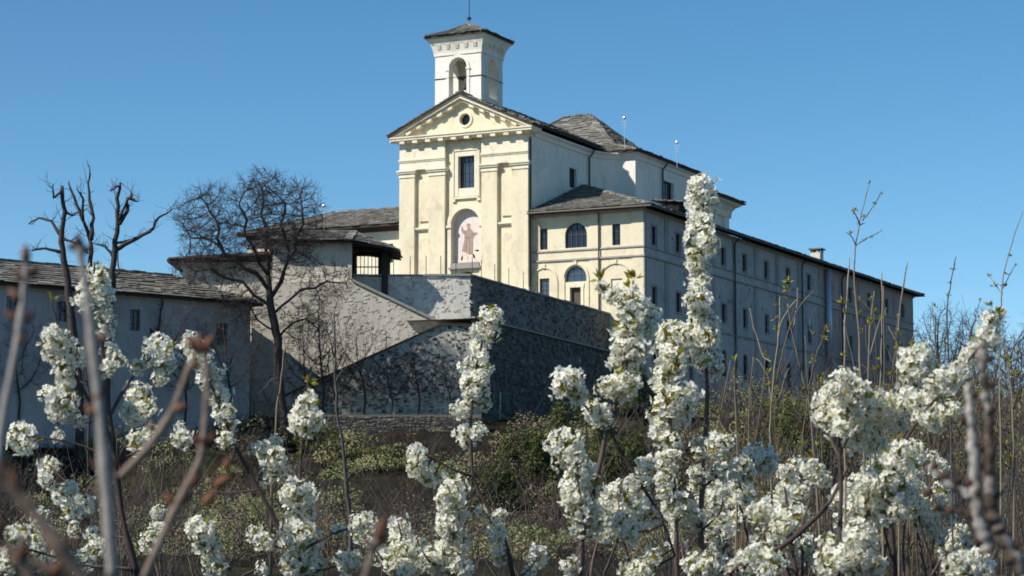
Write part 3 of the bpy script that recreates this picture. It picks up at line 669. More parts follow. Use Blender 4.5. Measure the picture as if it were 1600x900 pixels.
    roof(conv, 'roof', [[(xr, yf, ez), (xe, yf, ez), (xr, yf + run, zr)], [(xe, yf, ez), (xe, YT + .1, ez), (xr, YT + .1, zr), (xr, yf + run, zr)],
                        [(xe, YT + .1, ez), (xe, 212, ez), (XT + .02, 212, ez + (xe - XT) * sl), (XT + .02, YT + .1, ez + (xe - XT) * sl)],
                        [(xe, 212, ez), (xe, ye, ez), (-79.3, ye - 7.8, ez + 7.8 * sl), (-79.3, 212, ez + 7.8 * sl)], [(xe, ye, ez), (-87, ye, ez), (-79.3, ye - 7.8, ez + 7.8 * sl)], [(-87, ye, ez), (-87, 212, ez), (-79.3, 212, ez + 7.8 * sl), (-79.3, ye - 7.8, ez + 7.8 * sl)]],
         seed=81, ridges=[((xe, yf, ez), (xr, yf + run, zr)), ((xe, ye, ez), (-79.3, ye - 7.8, ez + 7.8 * sl))])
    g = MB(); g.tube([(xr, yf - .1, ez - .1), (xe + .1, yf - .1, ez - .1), (xe + .1, ye, ez - .1)], .09, 6); g.build('gutter', M['pipe'], conv)
    # small dormer
    g = MB(); g.box(-76.6, -75.2, 184.2, 186.0, 29.5, 31.0); g.build('dormer', M['dark_void'], conv)
    g = MB(); slab_roof(g, [(-74.7, 183.9, 31.02), (-74.7, 186.3, 31.02), (-77.8, 186.3, 31.35), (-77.8, 183.9, 31.35)], seed=4); tag(g.build('dormer_slabs', M['roof_stone'], conv), kind='stuff')
wing()
c = empty('chimney', (-73.6, 217.6, 28.4), 'rendered chimney with slab cap on the convent eave', 'chimney')
q = MB(); q.box(-74.1, -73.1, 216.9, 218.0, 28.2, 30.1); q.build('stack', M['stucco_house'], c)
q = MB(); q.box(-74.3, -72.9, 216.7, 218.2, 30.42, 30.55); [q.box(x, x + .18, y, y + .18, 30.1, 30.42) for x in (-74.1, -73.28) for y in (216.9, 217.82)]; q.build('cap', M['roof_stone'], c)
q = MB(); q.tube([(XW + .36, 216.4, 28.25), (XW + .36, 216.4, 18.0)], .3, 10); o = q.build('flue_pipe', M['pipe_pale'], base=(XW + .36, 216.4, 18), smooth=True)
tag(o, 'thick pale metal flue running down the shaded convent wall', 'pipe')
def antenna(p0, h, label, ball=True):
    t = empty('antenna', p0, label, 'antenna', 'roof antennas'); p = Vector(p0)
    q = MB(); q.tube([p, p + UPZ * h], .03, 5); q.build('mast', M['antenna'], t)
    q = MB()
    if ball: q.lathe(p + UPZ * (h - .1), [(0, -.16), (.13, -.08), (.16, 0), (.13, .08), (0, .16)], 10)
    for k in range(3): q.box(p.x - .35 + k * .1, p.x + .35 - k * .1, p.y - .012, p.y + .012, p.z + h - .45 - k * .25, p.z + h - .42 - k * .25)
    q.build('aerial', M['antenna'], t)
antenna(at(976, 232, 202), 2.9, 'thin antenna with white ball standing on the crossing roof ridge side')
antenna(at(1058, 262, 208), 2.5, 'thin antenna with white ball further right on the transept roof')
antenna(at(1383, 455, 250), 1.9, 'thin mast antenna near the far end of the convent roof', False)
antenna(at(506, 362, 180), 2.2, 'white antenna on the low roof left of the facade')

# ================================================================== TERRACE, RETAINING WALLS, GATEHOUSE
def plan(px, d):     # plan position of an upright at picture column px, d metres ahead
    p = at(px, 600, d); return Vector((p.x, p.y, 0))
def zat(py, d, px=700): return at(px, py, d).z
K = plan(735, 158); FE = plan(956, 186.6)
t = MB(); t.add([plan(540, 158.3) + UPZ * TZ, K + Vector((-.2, .3, TZ)), FE + UPZ * TZ, (X1, YW + 1, TZ), (X0, YW + 2, TZ), (-113, 172, TZ)], [(0, 1, 2, 3, 4, 5)])
tag(t.build('terrace', M['earth_deck']), kind='structure')
def wall_thing(name, label, base): return empty(name, base, label, 'wall')
def line_plane(a, b):
    a = Vector(a); b = Vector(b); d = (b - a); t_ = d.normalized(); n_ = Vector((-t_.y, t_.x, 0))
    return Plane(a, t_, n_), d.length
# plastered parapet: lit front and shaded return
pa = wall_thing('parapet_wall', 'weathered plaster parapet wall of the church terrace above the retaining wall', K + UPZ * 16)
plF, LF = line_plane(plan(548, 158), K); plR, LR = line_plane(K, FE)
zp0, zp1 = 16.3, 19.72
q = MB(); nseg = 14
for i in range(nseg):
    a0, a1 = LF * i / nseg, LF * (i + 1) / nseg; plF.box(q, a0, a1 if i < nseg - 1 else LF - .001, 14, zp1 + .06 * math.sin(i * 1.9), 0, .5)
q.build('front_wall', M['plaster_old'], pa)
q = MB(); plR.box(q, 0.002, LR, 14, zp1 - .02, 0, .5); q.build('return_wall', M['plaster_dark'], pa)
rg = random.Random(9)
for pl_, L_ in ((plF, LF), (plR, LR)):
    a = 0
    while a < L_ - .3:
        ww = min(rg.uniform(.8, 1.5), L_ - a); q = MB(); h = rg.uniform(.08, .14)
        pl_.box(q, a + .01, a + ww - .01, zp1 + .02, zp1 + .05 + h, -.09 - rg.uniform(0, .06), .56); q.build('coping_stone', M['coping'], pa); a += ww
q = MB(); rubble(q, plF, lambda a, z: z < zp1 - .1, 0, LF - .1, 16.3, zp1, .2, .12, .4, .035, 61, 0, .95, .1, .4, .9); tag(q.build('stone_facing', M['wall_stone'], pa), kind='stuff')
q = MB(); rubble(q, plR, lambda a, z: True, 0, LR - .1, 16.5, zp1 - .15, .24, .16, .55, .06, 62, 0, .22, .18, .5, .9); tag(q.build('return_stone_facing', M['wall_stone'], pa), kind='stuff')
# lower stone walls
rw = wall_thing('retaining_wall', 'tall battered rubble retaining wall in shade below the terrace parapet', plan(735, 154) + UPZ * 9)
K2 = plan(737, 153.4); FE2 = plan(965, 184.5); FE3 = plan(1030, 196)
plL, LL = line_plane(K2, FE2)
q = MB(); bt = .9
q.add([plL(0, 16.3, 0), plL(LL, 16.3, 0), plL(LL + 12, 16.3, 0), plL(LL + 12, 8, -bt), plL(LL, 8, -bt), plL(0, 8, -bt)], [(0, 1, 4, 5), (1, 2, 3, 4)])
q.add([plL(0, 16.3, 0), plL(LL + 12, 16.3, 0), plL(LL + 12, 16.3, 5), plL(0, 16.3, 5)], [(0, 1, 2, 3)])
q.build('wall_core', M['dark_mortar'], rw)
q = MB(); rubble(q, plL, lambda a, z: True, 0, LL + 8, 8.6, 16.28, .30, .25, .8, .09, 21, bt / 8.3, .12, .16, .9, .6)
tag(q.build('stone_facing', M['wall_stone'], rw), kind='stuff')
q = MB()
for i in range(26):
    a = LL * i / 26; plL.box(q, a + .01, a + LL / 26 - .01, 16.302, 16.42, -.22, .3)
q.build('ledge', M['coping'], rw)
# ramp wall (middle) and lower flight wall (front); tops traced as real slopes
rp = wall_thing('ramp_wall', 'sunlit rough stone ramp wall with sloping coping below the gatehouse', plan(600, 155.5) + UPZ * 9)
dW = 155.5; plW, LW = line_plane(plan(392, dW), plan(737, dW))
def aw(px): return (plan(px, dW) - plan(392, dW)).length
topW = [(aw(392), zat(438, dW)), (aw(549), zat(438, dW)), (aw(690), zat(506, dW)), (aw(736.5), zat(508, dW))]
poly = [(aw(392), 8.5), (aw(736.5), 8.5)] + topW[::-1]
q = MB(); q.prism([plW(a, z) for a, z in poly], plW.n * 1.2); q.build('wall_core', M['rubble_mortar'], rp, fix=True)
itop = lambda pts: (lambda a: float(np.interp(a, [p[0] for p in pts], [p[1] for p in pts])))
tw_ = itop(topW)
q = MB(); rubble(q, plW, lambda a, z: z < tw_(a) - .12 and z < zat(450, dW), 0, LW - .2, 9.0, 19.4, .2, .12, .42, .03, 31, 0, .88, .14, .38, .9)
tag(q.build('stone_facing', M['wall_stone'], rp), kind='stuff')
for (a0, z0), (a1, z1), n in ((topW[1], topW[2], 7), (topW[2], topW[3], 2)):
    for i in range(n):
        p0, p1 = (a0 + (a1 - a0) * (i + .01) / n, z0 + (z1 - z0) * (i + .01) / n), (a0 + (a1 - a0) * (i + .99) / n, z0 + (z1 - z0) * (i + .99) / n)
        q = MB(); q.hexa([plW(p0[0], p0[1] + .003, -.14), plW(p1[0], p1[1] + .003, -.14), plW(p1[0], p1[1] + .003, .5), plW(p0[0], p0[1] + .003, .5), plW(p0[0], p0[1] + .2, -.14), plW(p1[0], p1[1] + .2, -.14), plW(p1[0], p1[1] + .2, .5), plW(p0[0], p0[1] + .2, .5)])
        q.build('coping_stone', M['coping'], rp)
lf = wall_thing('lower_flight_wall', 'rough stone wall of the lower ramp flight with dark sloping edge', plan(600, 153.4) + UPZ * 9)
dL = 153.4; plV, LV = line_plane(plan(440, dL), K2)
def av(px): return (plan(px, dL) - plan(440, dL)).length
topV = [(av(440), zat(622, dL)), (av(530), zat(580, dL)), (av(688), zat(508, dL)), (av(737), zat(509, dL))]
tv = itop(topV)
q = MB(); q.prism([plV(a, z) for a, z in [(av(440), 8), (LV + .95, 8)] + topV[::-1]], plV.n * 1.6); q.build('wall_core', M['rubble_mortar'], lf, fix=True)
q = MB(); rubble(q, plV, lambda a, z: z < tv(a) - .1 and a < LV - .2 + .9 * (16.3 - z) / 8.3, 0, LV + .6, 8.6, 16.3, .2, .12, .45, .05, 33, .0, .5, .28, .62, .85)
tag(q.build('stone_facing', M['wall_stone'], lf), kind='stuff')
for (a0, z0), (a1, z1), n in zip(topV[:-1], topV[1:], (4, 8, 2)):
    for i in range(n):
        p0, p1 = (a0 + (a1 - a0) * (i + .01) / n, z0 + (z1 - z0) * (i + .01) / n), (a0 + (a1 - a0) * (i + .99) / n, z0 + (z1 - z0) * (i + .99) / n)
        q = MB(); q.hexa([plV(p0[0], p0[1] + .003, -.2), plV(p1[0], p1[1] + .003, -.2), plV(p1[0], p1[1] + .003, .4), plV(p0[0], p0[1] + .003, .4), plV(p0[0], p0[1] + .12, -.2), plV(p1[0], p1[1] + .12, -.2), plV(p1[0], p1[1] + .12, .4), plV(p0[0], p0[1] + .12, .4)])
        q.build('coping_stone', M['wood_dark'], lf)
# gatehouse on top of the ramp wall
gh = empty('gatehouse', plan(490, 158) + UPZ * 18, 'small gatehouse with projecting stone roof and open dark gateway', 'gatehouse')
dG = 156.2; plG, LG = line_plane(plan(424, dG), plan(548, dG)); zg0, zg1 = zat(442, dG), zat(376, dG)
q = MB(); plG.box(q, 0, LG, zg0 - 1.5, zg1, 0, .45); plG.box(q, 0, .45, zg0 - 1.5, zg1, .45, 5.0); q.build('wall', M['stucco_house'], gh)
q = MB()
plG.box(q, LG + 2.0, LG + 2.45, zg0 - 1.5, zg1 - .3, 1.6, 2.0); plG.box(q, LG - .35, LG - .002, zg0 - 1.5, zg1 - .3, 4.0, 5.0); plG.box(q, LG + 1.6, LG + 2.45, zg0 - 1.5, zg1 - .3, 4.2, 4.7)
q.build('post', M['wood_dark'], gh)
q = MB(); plG.box(q, LG, LG + 2.5, zg1 - .4, zg1 - .1, 1.55, 1.8); plG.box(q, LG, LG + 2.5, zg1 - .4, zg1 - .1, 4.3, 4.6); q.build('lintel', M['wood_dark'], gh)
q = MB()
for k in range(7): plG.box(q, LG + .12 + k * .27, LG + .17 + k * .27, zg0 - .5, zg1 - .42, 3.0, 3.05)
plG.box(q, LG + .05, LG + 1.95, zg1 - 1.4, zg1 - 1.32, 2.98, 3.07); q.build('gate', M['iron'], gh)
e0 = zg1 + .05; ap = e0 + 1.05
A = plG(-.7, e0, -.75); B = plG(LG + 3.2, e0 - .55, .3); C_ = plG(LG + 3.2, e0 - .55, 5.5); D = plG(-.7, e0, 6.5); B0 = plG(LG - .2, e0, -.75); R0 = plG(1.0, ap, 2.8); R1 = plG(LG - .1, ap, 2.8); C0 = plG(LG - .2, e0, 6.5)
roof(gh, 'roof', [[A, B0, R1, R0], [B0, B, R1], [B, C_, R1], [C_, C0, R1], [C0, D, R0, R1], [D, A, R0]], seed=91, th=.1, ridges=[(R0, R1), (B0, R1), (B, R1)])
# white house left of the gatehouse
wh = empty('white_house', plan(350, 158) + UPZ * 9, 'whitewashed rubble house wall with low stone roof behind the big oak', 'house')
dH = 157.2; plH, LH = line_plane(plan(283, dH), plan(430, dH)); zh = zat(407, dH)
q = MB(); plH.box(q, 0, LH, 8, zh, 0, 6); q.build('wall', M['stucco_house'], wh)
q = MB(); rubble(q, plH, lambda a, z: z < zh - .3, 0, LH, 9, zh, .3, .25, .7, .03, 35, 0, .95, .1, .5, .9); tag(q.build('stone_facing', M['stucco_house'], wh), kind='stuff')
roof(wh, 'roof', [[plH(-1.0, zh + .05, -.8), plH(LH + .1, zh + .4, -.8), plH(LH + .1, zh + 1.0, 3), plH(.4, zh + .75, 3)], [plH(LH + .1, zh + .1, 6.6), plH(-1.0, zh + .1, 6.6), plH(.4, zh + .75, 3), plH(LH + .1, zh + 1.0, 3)], [plH(-1.0, zh + .1, 6.6), plH(-1.0, zh + .05, -.8), plH(.4, zh + .75, 3)]], seed=95)
# grey building at the left
lb = empty('grey_outbuilding', plan(200, 148) + UPZ * 8, 'long grey plastered outbuilding in shade with stone slab roof', 'building')
uw = Vector((math.sin(rad(48)), math.cos(rad(48)), 0)); wdir = RT * uw.x + F0 * uw.y
E1 = plan(390, 152); E0 = E1 - wdir * 30; plB, LB = line_plane(E0, E1); zb = zat(475, 152, 390)
def ab(px):   # distance along that wall at picture column px
    r = FW + RT * ((px - 800) / FPX); r = Vector((r.x, r.y)); o = Vector((E0.x, E0.y)); tt = Vector((wdir.x, wdir.y))
    det = r.x * (-tt.y) + tt.x * r.y; s_ = (o.x * (-tt.y) + tt.x * o.y) / det; pnt = r * s_; return (pnt - o).dot(tt)
hs = []
for px, py, w_, h_ in ((98, 492, .8, 1.3), (212, 504, .8, 1.4), (348, 516, .9, 1.5), (20, 490, .8, 1.3), (150, 565, .8, 1.4), (290, 590, .9, 1.5)):
    a = ab(px); zz = at(px, py, 148 if px > 100 else 145).z; hs.append(rect(a - w_ / 2, a + w_ / 2, zz - h_ / 2, zz + h_ / 2))
q = MB(); panel(q, plB, rect(0, LB, 7, zb), hs, .25); plB.box(q, 0, LB, 7, zb, .3, 8); q.build('wall', M['stucco_grey'], lb)
for h in hs: window(lb, plB, h, 'rect', h[0][0], h[1][0], h[0][1], h[2][1], .24, 2, 3, 'frame')
q = MB(); plB.box(q, 0, LB, zb - .25, zb - .01, -.12, -.001); q.build('eave_moulding', M['stucco_grey'], lb)
ez = zb + .03; rz = ez + 2.0
roof(lb, 'roof', [[plB(-1, ez, -.7), plB(LB + .6, ez, -.7), plB(LB - 3.6, rz, 4.2), plB(-1, rz, 4.2)], [plB(LB + .6, ez, -.7), plB(LB + .6, ez, 9), plB(LB - 3.6, rz, 4.2)], [plB(LB + .6, ez, 9), plB(-1, ez, 9), plB(-1, rz, 4.2), plB(LB - 3.6, rz, 4.2)]], seed=101, row=.5, wmax=1.2, th=.1, ridges=[(plB(-1, rz, 4.2), plB(LB - 3.6, rz, 4.2)), (plB(LB + .6, ez, -.7), plB(LB - 3.6, rz, 4.2))])
# low terrace wall with green fence
lw = wall_thing('garden_wall', 'low dry stone garden wall on the slope below the ramps', plan(630, 150) + UPZ * 7)
plN, LN = line_plane(plan(500, 150), plan(752, 150))
q = MB(); plN.box(q, 0, LN, 6, zat(648, 150), 0, 1.0); q.build('wall_core', M['earth_deck'], lw)
q = MB(); rubble(q, plN, lambda a, z: True, 0, LN - .2, 6.8, zat(648, 150) - .1, .13, .12, .42, .08, 37, 0, .22, .16, 1, .5); tag(q.build('stone_facing', M['wall_stone'], lw), kind='stuff')
gf = empty('green_fence', plan(630, 150.4) + UPZ * 9.4, 'green wire mesh fence with metal posts along the garden wall', 'fence')
fpts = [plan(px, d) + UPZ * zat(648 + (px > 760) * (px - 760) * .02, d) for px, d in [(500 + 28 * k, 150.4) for k in range(10)] + [(782, 152.5), (815, 155.5), (848, 158.5), (886, 162), (926, 166)]]
for p in fpts:
    q = MB(); q.tube([p - UPZ * .3, p + UPZ * 1.55], .035, 6); q.build('post', M['fence_green'], gf)
q = MB()
for h in (.15, .6, 1.05, 1.48):
    q.tube([p + UPZ * h for p in fpts], .008, 4, False)
for a, b in zip(fpts[:-1], fpts[1:]):
    n = 3
    for k in range(1, n): m_ = a + (b - a) * (k / n); q.tube([m_ + UPZ * .1, m_ + UPZ * 1.5], .005, 3, False)
tag(q.build('wire_mesh', M['fence_green'], gf), kind='stuff')
rl = empty('terrace_railing', K + UPZ * 19.8, 'thin iron railing posts standing on the terrace parapet before the facade', 'railing')
for px, d in ((614, 158.3), (640, 158.3), (665, 158.3), (688, 158.3), (712, 158.3)):
    p = plan(px, d) + UPZ * 19.75; q = MB(); q.tube([p, p + UPZ * 1.45], .028, 5); q.build('post', M['iron'], rl)
for k in (.9, 2.6, 5.2, 8, 11, 14):
    p = plR(k, 19.75, .25); q = MB(); q.tube([p, p + UPZ * 1.45], .028, 5); q.build('post', M['iron'], rl)

# ================================================================== BARE TREES (space colonisation)
def colonize(roots, attr, step, infl, kill, iters=140, seed=0, jit=.35, par=None):
    rg = np.random.RandomState(seed)
    P = [np.array(p, float) for p in roots]; par = list(par) if par else [-1] + list(range(len(roots) - 1))
    A = np.array(attr, float); alive = np.ones(len(A), bool)
    pos = np.array(P); dist = np.linalg.norm(A[:, None] - pos[None], axis=2); near = dist.argmin(1); nd = dist.min(1)
    for it in range(iters):
        act = alive & (nd < infl)
        if not act.any(): break
        new = []
        for n in np.unique(near[act]):
            d = A[act & (near == n)] - P[n]; d = d / np.linalg.norm(d, axis=1)[:, None]; v = d.sum(0) + rg.normal(0, jit, 3)
            l = np.linalg.norm(v)
            if l < 1e-6: continue
            new.append((P[n] + v / l * step, n))
        if not new: break
        b = len(P)
        for p, n in new: P.append(p); par.append(n)
        npn = np.array([p for p, n in new]); dd = np.linalg.norm(A[:, None] - npn[None], axis=2); m = dd.min(1); am = dd.argmin(1)
        up = m < nd; nd = np.where(up, m, nd); near = np.where(up, am + b, near); alive &= nd > kill
        if len(P) > 12000: break
    return P, par
def chains(P, par, rtip, expo=2.3, rmax=None):
    n = len(P); ch = [[] for _ in range(n)]
    for i in range(n):
        if par[i] >= 0: ch[par[i]].append(i)
    r = np.zeros(n)
    for i in range(n - 1, -1, -1):
        r[i] = rtip if not ch[i] else (sum(r[c] ** expo for c in ch[i])) ** (1 / expo)
    if rmax and r[0] > rmax:
        k = math.log(rmax / rtip) / math.log(r[0] / rtip); r = rtip * (r / rtip) ** k
    out = []; st = [(0, -1)]
    while st:
        i, p = st.pop(); pts = [i] if p < 0 else [p, i]
        while ch[i]:
            c = sorted(ch[i], key=lambda q: -r[q])
            for q in c[1:]: st.append((q, i))
            i = c[0]; pts.append(i)
        out.append((pts, [r[q] for q in pts]))
    return out
def ground_below(p):
    p = Vector(p); return Vector((p.x, p.y, min(p.z - .05, hgt(p.dot(RT), p.dot(F0)) - .4)))
def bare_tree(name, label, cat, roots, attr, step, infl, kill, rtip, rmax, mat='bark', limb_r=.06, seed=0, group=None, fine=.85, fl=1.0, nf=2, tint=.4, par=None):
    P, par = colonize(roots, attr, step, infl, kill, seed=seed, par=par)
    t = empty(name, roots[0], label, cat, group); tr = MB(); tw = MB(); nl = 0; rg = random.Random(seed)
    for i, (pts, r) in enumerate(chains(P, par, rtip, rmax=rmax)):
        v = [Vector(P[q]) for q in pts]
        if len(v) < 2: continue
        if i > 0: r = [r[1]] + r[1:]
        if i == 0:
            tr.tint = tint; tr.tube([ground_below(v[0])] + v, [r[0] * 1.25] + list(r), 9); tr.build('trunk', M[mat], t, smooth=True)
        elif r[0] > limb_r:
            m = MB(); m.tint = tint + rg.uniform(-.1, .1); m.tube(v, r, 6); m.build('limb', M[mat], t, smooth=True); nl += 1
        else:
            tw.tint = tint + rg.uniform(-.2, .2); tw.tube(v, r, 4 if r[0] > .02 else 3, False)
    rr = {}
    for pts, r in chains(P, par, rtip, rmax=rmax):
        for q, x in zip(pts, r): rr[q] = x
    for q, x in rr.items():
        if x < .05 and rg.random() < fine:
            p = Vector(P[q]); g = (p - Vector(P[par[q]])).normalized() if par[q] >= 0 else UPZ
            for _ in range(nf):
                v = (g + Vector((rg.gauss(0, .7), rg.gauss(0, .7), rg.gauss(.15, .5)))).normalized(); L = rg.uniform(.25, .7) * fl; v2 = (v + Vector((rg.gauss(0, .35), rg.gauss(0, .35), rg.gauss(.2, .3)))).normalized()
                tw.tint = tint + rg.uniform(-.2, .2); tw.tube([p, p + v * L * .5, p + v * L * .5 + v2 * L * .5], [rtip * .7, rtip * .6, rtip * .4], 3, False)
    if tw.f: tag(tw.build('twigs', M[mat], t), kind='stuff')
    return t
def cloud(lobes, n, seed):   # lobes (px,py,d, rx,ry px, rd m)
    rg = random.Random(seed); out = []; w_ = [a[3] * a[4] for a in lobes]
    while len(out) < n:
        px, py, d, rx, ry, rd = rg.choices(lobes, w_)[0]
        a, b, c = rg.uniform(-1, 1), rg.uniform(-1, 1), rg.uniform(-1, 1)
        if a * a + b * b + c * c > 1: continue
        out.append(tuple(at(px + a * rx, py + b * ry, d + c * rd)))
    return out
dO = 149.0
OAK = [[(445, 650), (440, 620), (437, 590), (433, 560), (434, 530), (429, 505), (424, 480), (422, 455)],
       [(422, 455), (418, 430), (421, 408), (414, 385), (416, 360), (409, 335), (412, 305), (406, 285)], [(424, 470), (438, 440), (446, 415), (460, 392), (462, 370), (474, 350), (472, 325)],
       [(420, 450), (402, 428), (384, 420), (366, 402), (350, 396), (340, 372), (342, 350), (328, 330), (318, 312)], [(424, 478), (398, 462), (378, 440), (352, 434), (330, 420), (306, 424), (288, 410)],
       [(428, 490), (450, 470), (470, 452), (492, 450), (510, 440), (530, 442)], [(418, 432), (402, 408), (396, 384), (382, 366), (386, 344), (374, 322)], [(440, 436), (452, 405), (448, 380), (440, 350), (446, 318)],
       [(430, 520), (404, 500), (385, 470), (372, 468)], [(432, 530), (455, 505), (478, 498), (498, 515)], [(346, 385), (322, 372), (300, 372), (286, 350)]]
def oak():
    rg = random.Random(4); roots = []; par = []; key = {}
    for i, line in enumerate(OAK):
        prev = -1
        if i: prev = min(range(len(roots)), key=lambda q: (Vector(roots[q]) - at(*line[0], dO)).length)
        dd = rg.uniform(-2.2, 2.2) if i else 0
        for j in range(len(line) - 1 if i else len(line)):
            a_ = line[j + 1] if i else line[j]
            for sub in ((.5, 1) if (i or j) else (1,)):
                p0 = line[j] if i else line[max(j - 1, 0)]; x = p0[0] + (a_[0] - p0[0]) * sub + rg.uniform(-1.5, 1.5); y = p0[1] + (a_[1] - p0[1]) * sub
                roots.append(tuple(at(x, y, dO + dd * (j + sub) / len(line)))); par.append(prev); prev = len(roots) - 1
    attr = cloud([(330, 345, dO, 62, 62, 2.8), (415, 315, dO, 58, 54, 3), (410, 300, dO, 35, 36, 2), (462, 345, dO, 50, 70, 2.5), (390, 390, dO, 115, 60, 3), (320, 420, dO, 55, 34, 2), (505, 440, dO, 50, 36, 1.5), (380, 480, dO, 40, 36, 1.2), (480, 505, dO, 45, 36, 1.2)], 3700, 3)
    bare_tree('oak_tree', 'large leafless oak with crooked limbs and dense twigs before the white house', 'tree', roots, attr, .25, 2.6, .29, .0135, .52, limb_r=.06, seed=5, nf=4, fl=1.25, tint=.3, par=par)
oak()
def limbs_tree(name, label, d, limbs, twigs, rtip_px=.7, mat='bark', seed=0, group=None, tint=.35):
    """tree whose main limbs follow given lines; short crooked twigs grow off them"""
    rg = random.Random(seed); base = at(*limbs[0][0][0], d); t = empty(name, base, label, 'tree', group); k = d / FPX
    tw = MB()
    for i, (pts, r0, r1) in enumerate(limbs):
        n = len(pts); dd = rg.uniform(-1.2, 1.2) if i else 0
        fine = []; rr = []
        for j in range(n - 1):
            for q in range(3):
                s_ = (j + q / 3) / (n - 1); jx = rg.uniform(-1.6, 1.6) if (j or q) else 0
                fine.append(at(pts[j][0] + (pts[j + 1][0] - pts[j][0]) * q / 3 + jx, pts[j][1] + (pts[j + 1][1] - pts[j][1]) * q / 3 + jx * .6, d + dd * s_)); rr.append((r0 + (r1 - r0) * s_) * k * (1.3 if d > 100 else 1) * rg.uniform(.88, 1.14))
        fine.append(at(*pts[-1], d + dd)); rr.append(r1 * k)
        if i == 0: fine.insert(0, ground_below(fine[0])); rr.insert(0, rr[0] * 1.15)
        m = MB(); m.tint = tint; m.tube(fine, rr, 7); m.build('trunk' if i == 0 else 'limb', M[mat], t, smooth=True)
        for q in range(int(twigs * n)):
            j = rg.randrange(len(fine) // 3, len(fine)); p = fine[j]; v = Vector((rg.uniform(-1, 1), rg.uniform(-1, 1), rg.uniform(-.3, 1))).normalized(); L = rg.uniform(.4, 1.5); pp = [p]
            for s_ in range(4): v = (v + Vector((rg.uniform(-.5, .5), rg.uniform(-.5, .5), rg.uniform(-.3, .5)))).normalized(); pp.append(pp[-1] + v * L / 4)
            tw.tint = tint + rg.uniform(-.1, .2); r_ = rg.uniform(.6, 1.1) * k * rtip_px; tw.tube(pp, [r_, r_ * .8, r_ * .65, r_ * .5, r_ * .35], 3, False)
    if tw.f: tag(tw.build('twigs', M[mat], t), kind='stuff')
    return t
limbs_tree('pollarded_tree', 'crooked leafless tree with three bare upright limbs over the grey roof', 141.0,
           [([(125, 640), (120, 560), (112, 500), (105, 440), (98, 390), (95, 360), (100, 330), (97, 290)], 5.5, 2.2), ([(96, 370), (80, 345), (60, 340), (45, 350)], 2.2, .8), ([(97, 295), (85, 310), (83, 288)], 1.6, .8),
            ([(98, 395), (70, 388), (50, 392)], 2.4, .9), ([(112, 480), (140, 420), (142, 380), (132, 350), (120, 320), (107, 285)], 3.6, 1.3), ([(142, 375), (145, 340), (138, 300), (140, 262)], 2.8, 1.0),
            ([(130, 345), (130, 310), (120, 295)], 1.8, .8), ([(96, 372), (118, 380), (138, 396)], 2, 1.0), ([(100, 330), (115, 338), (122, 332)], 1.4, .7)], 3.2, seed=3)
limbs_tree('forked_tree', 'leafless forked tree with long limb reaching right over the grey roof', 143.0,
           [([(165, 640), (170, 560), (172, 500), (175, 440), (178, 395), (185, 345), (183, 310), (188, 285)], 5.5, 1.6), ([(186, 350), (198, 330), (200, 310), (215, 315)], 2.8, .9), ([(184, 348), (196, 320), (207, 302), (205, 312)], 2.0, .9),
            ([(178, 392), (205, 378), (235, 362), (248, 340), (266, 330)], 3.0, 1.0), ([(180, 380), (215, 372)], 1.8, .9), ([(176, 400), (165, 385), (145, 380)], 2.0, .9), ([(187, 290), (172, 298)], 1.3, .7), ([(176, 440), (186, 425), (185, 395)], 1.4, .7), ([(172, 500), (150, 480), (155, 450)], 2.2, 1)], 3.2, seed=4)
limbs_tree('bare_sapling', 'leafless forked sapling against the grey outbuilding wall', 147.0,
           [([(236, 660), (238, 600), (240, 545), (245, 520)], 3, 2.2), ([(243, 530), (225, 500), (210, 470), (200, 450)], 2.2, .8), ([(244, 525), (252, 490), (252, 450)], 2, .8), ([(240, 560), (205, 540), (170, 520)], 2.0, .8), ([(240, 560), (270, 540), (290, 500)], 1.6, .6)], 3.5, seed=6)
def small_bare(label, px, py, h, wpx, d, seed, n=320, rmax=.10, tint=.45):
    ro = [tuple(at(px + (i * 37 % 5 - 2) * .6, py - h * .09 * i, d)) for i in range(4)]
    bare_tree('bare_tree', label, 'tree', ro, cloud([(px, py - h * .62, d, wpx, h * .40, 1.6), (px - wpx * .4, py - h * .5, d, wpx * .7, h * .3, 1.3)], n, seed), .2, 5, .33, .011, rmax, limb_r=.035, seed=seed, group='small bare trees along the ramp walls', tint=tint)
small_bare('spreading leafless tree low on the ramp wall beside the oak', 480, 655, 170, 50, 150.5, 11)
small_bare('leafless shrubby tree in front of the lower flight wall centre', 570, 650, 150, 55, 151.3, 12, 420)
small_bare('leafless shrubby tree near the lit corner of the ramp wall', 655, 648, 130, 45, 151.5, 13, 360)
small_bare('dense leafless thicket at the left end of the lower flight wall', 525, 655, 120, 50, 151.0, 16, 420)
small_bare('dense leafless thicket below the slanting dark ramp edge', 612, 650, 110, 45, 151.2, 17, 420)
small_bare('dense leafless thicket at the foot of the shaded corner', 705, 650, 95, 40, 151.5, 18, 360)
small_bare('tall leafless tree between the oak and the gatehouse wall', 505, 650, 200, 48, 151.0, 19, 420)
small_bare('leafless tree screening the middle of the grey outbuilding', 290, 660, 190, 55, 146, 20, 420)
small_bare('leafless tree between the pollarded and the forked tree', 140, 665, 170, 50, 139, 21, 360)
small_bare('leafless tree in front of the whitewashed house left of the oak', 360, 660, 190, 60, 148.5, 14, 420)
small_bare('leafless tree standing left before the grey outbuilding', 30, 660, 180, 55, 140, 15, 300)
limbs_tree('pole_sapling', 'thin dark pole sapling rising from the scrub left of the garden wall', 70.0,
           [([(548, 840), (544, 780), (536, 700), (526, 640), (523, 560), (522, 490)], 3.6, 1.2), ([(523, 560), (515, 530), (508, 500)], 1.1, .5), ([(525, 600), (536, 570), (540, 540)], 1.0, .5)], 1.2, .5, seed=8, tint=.6)
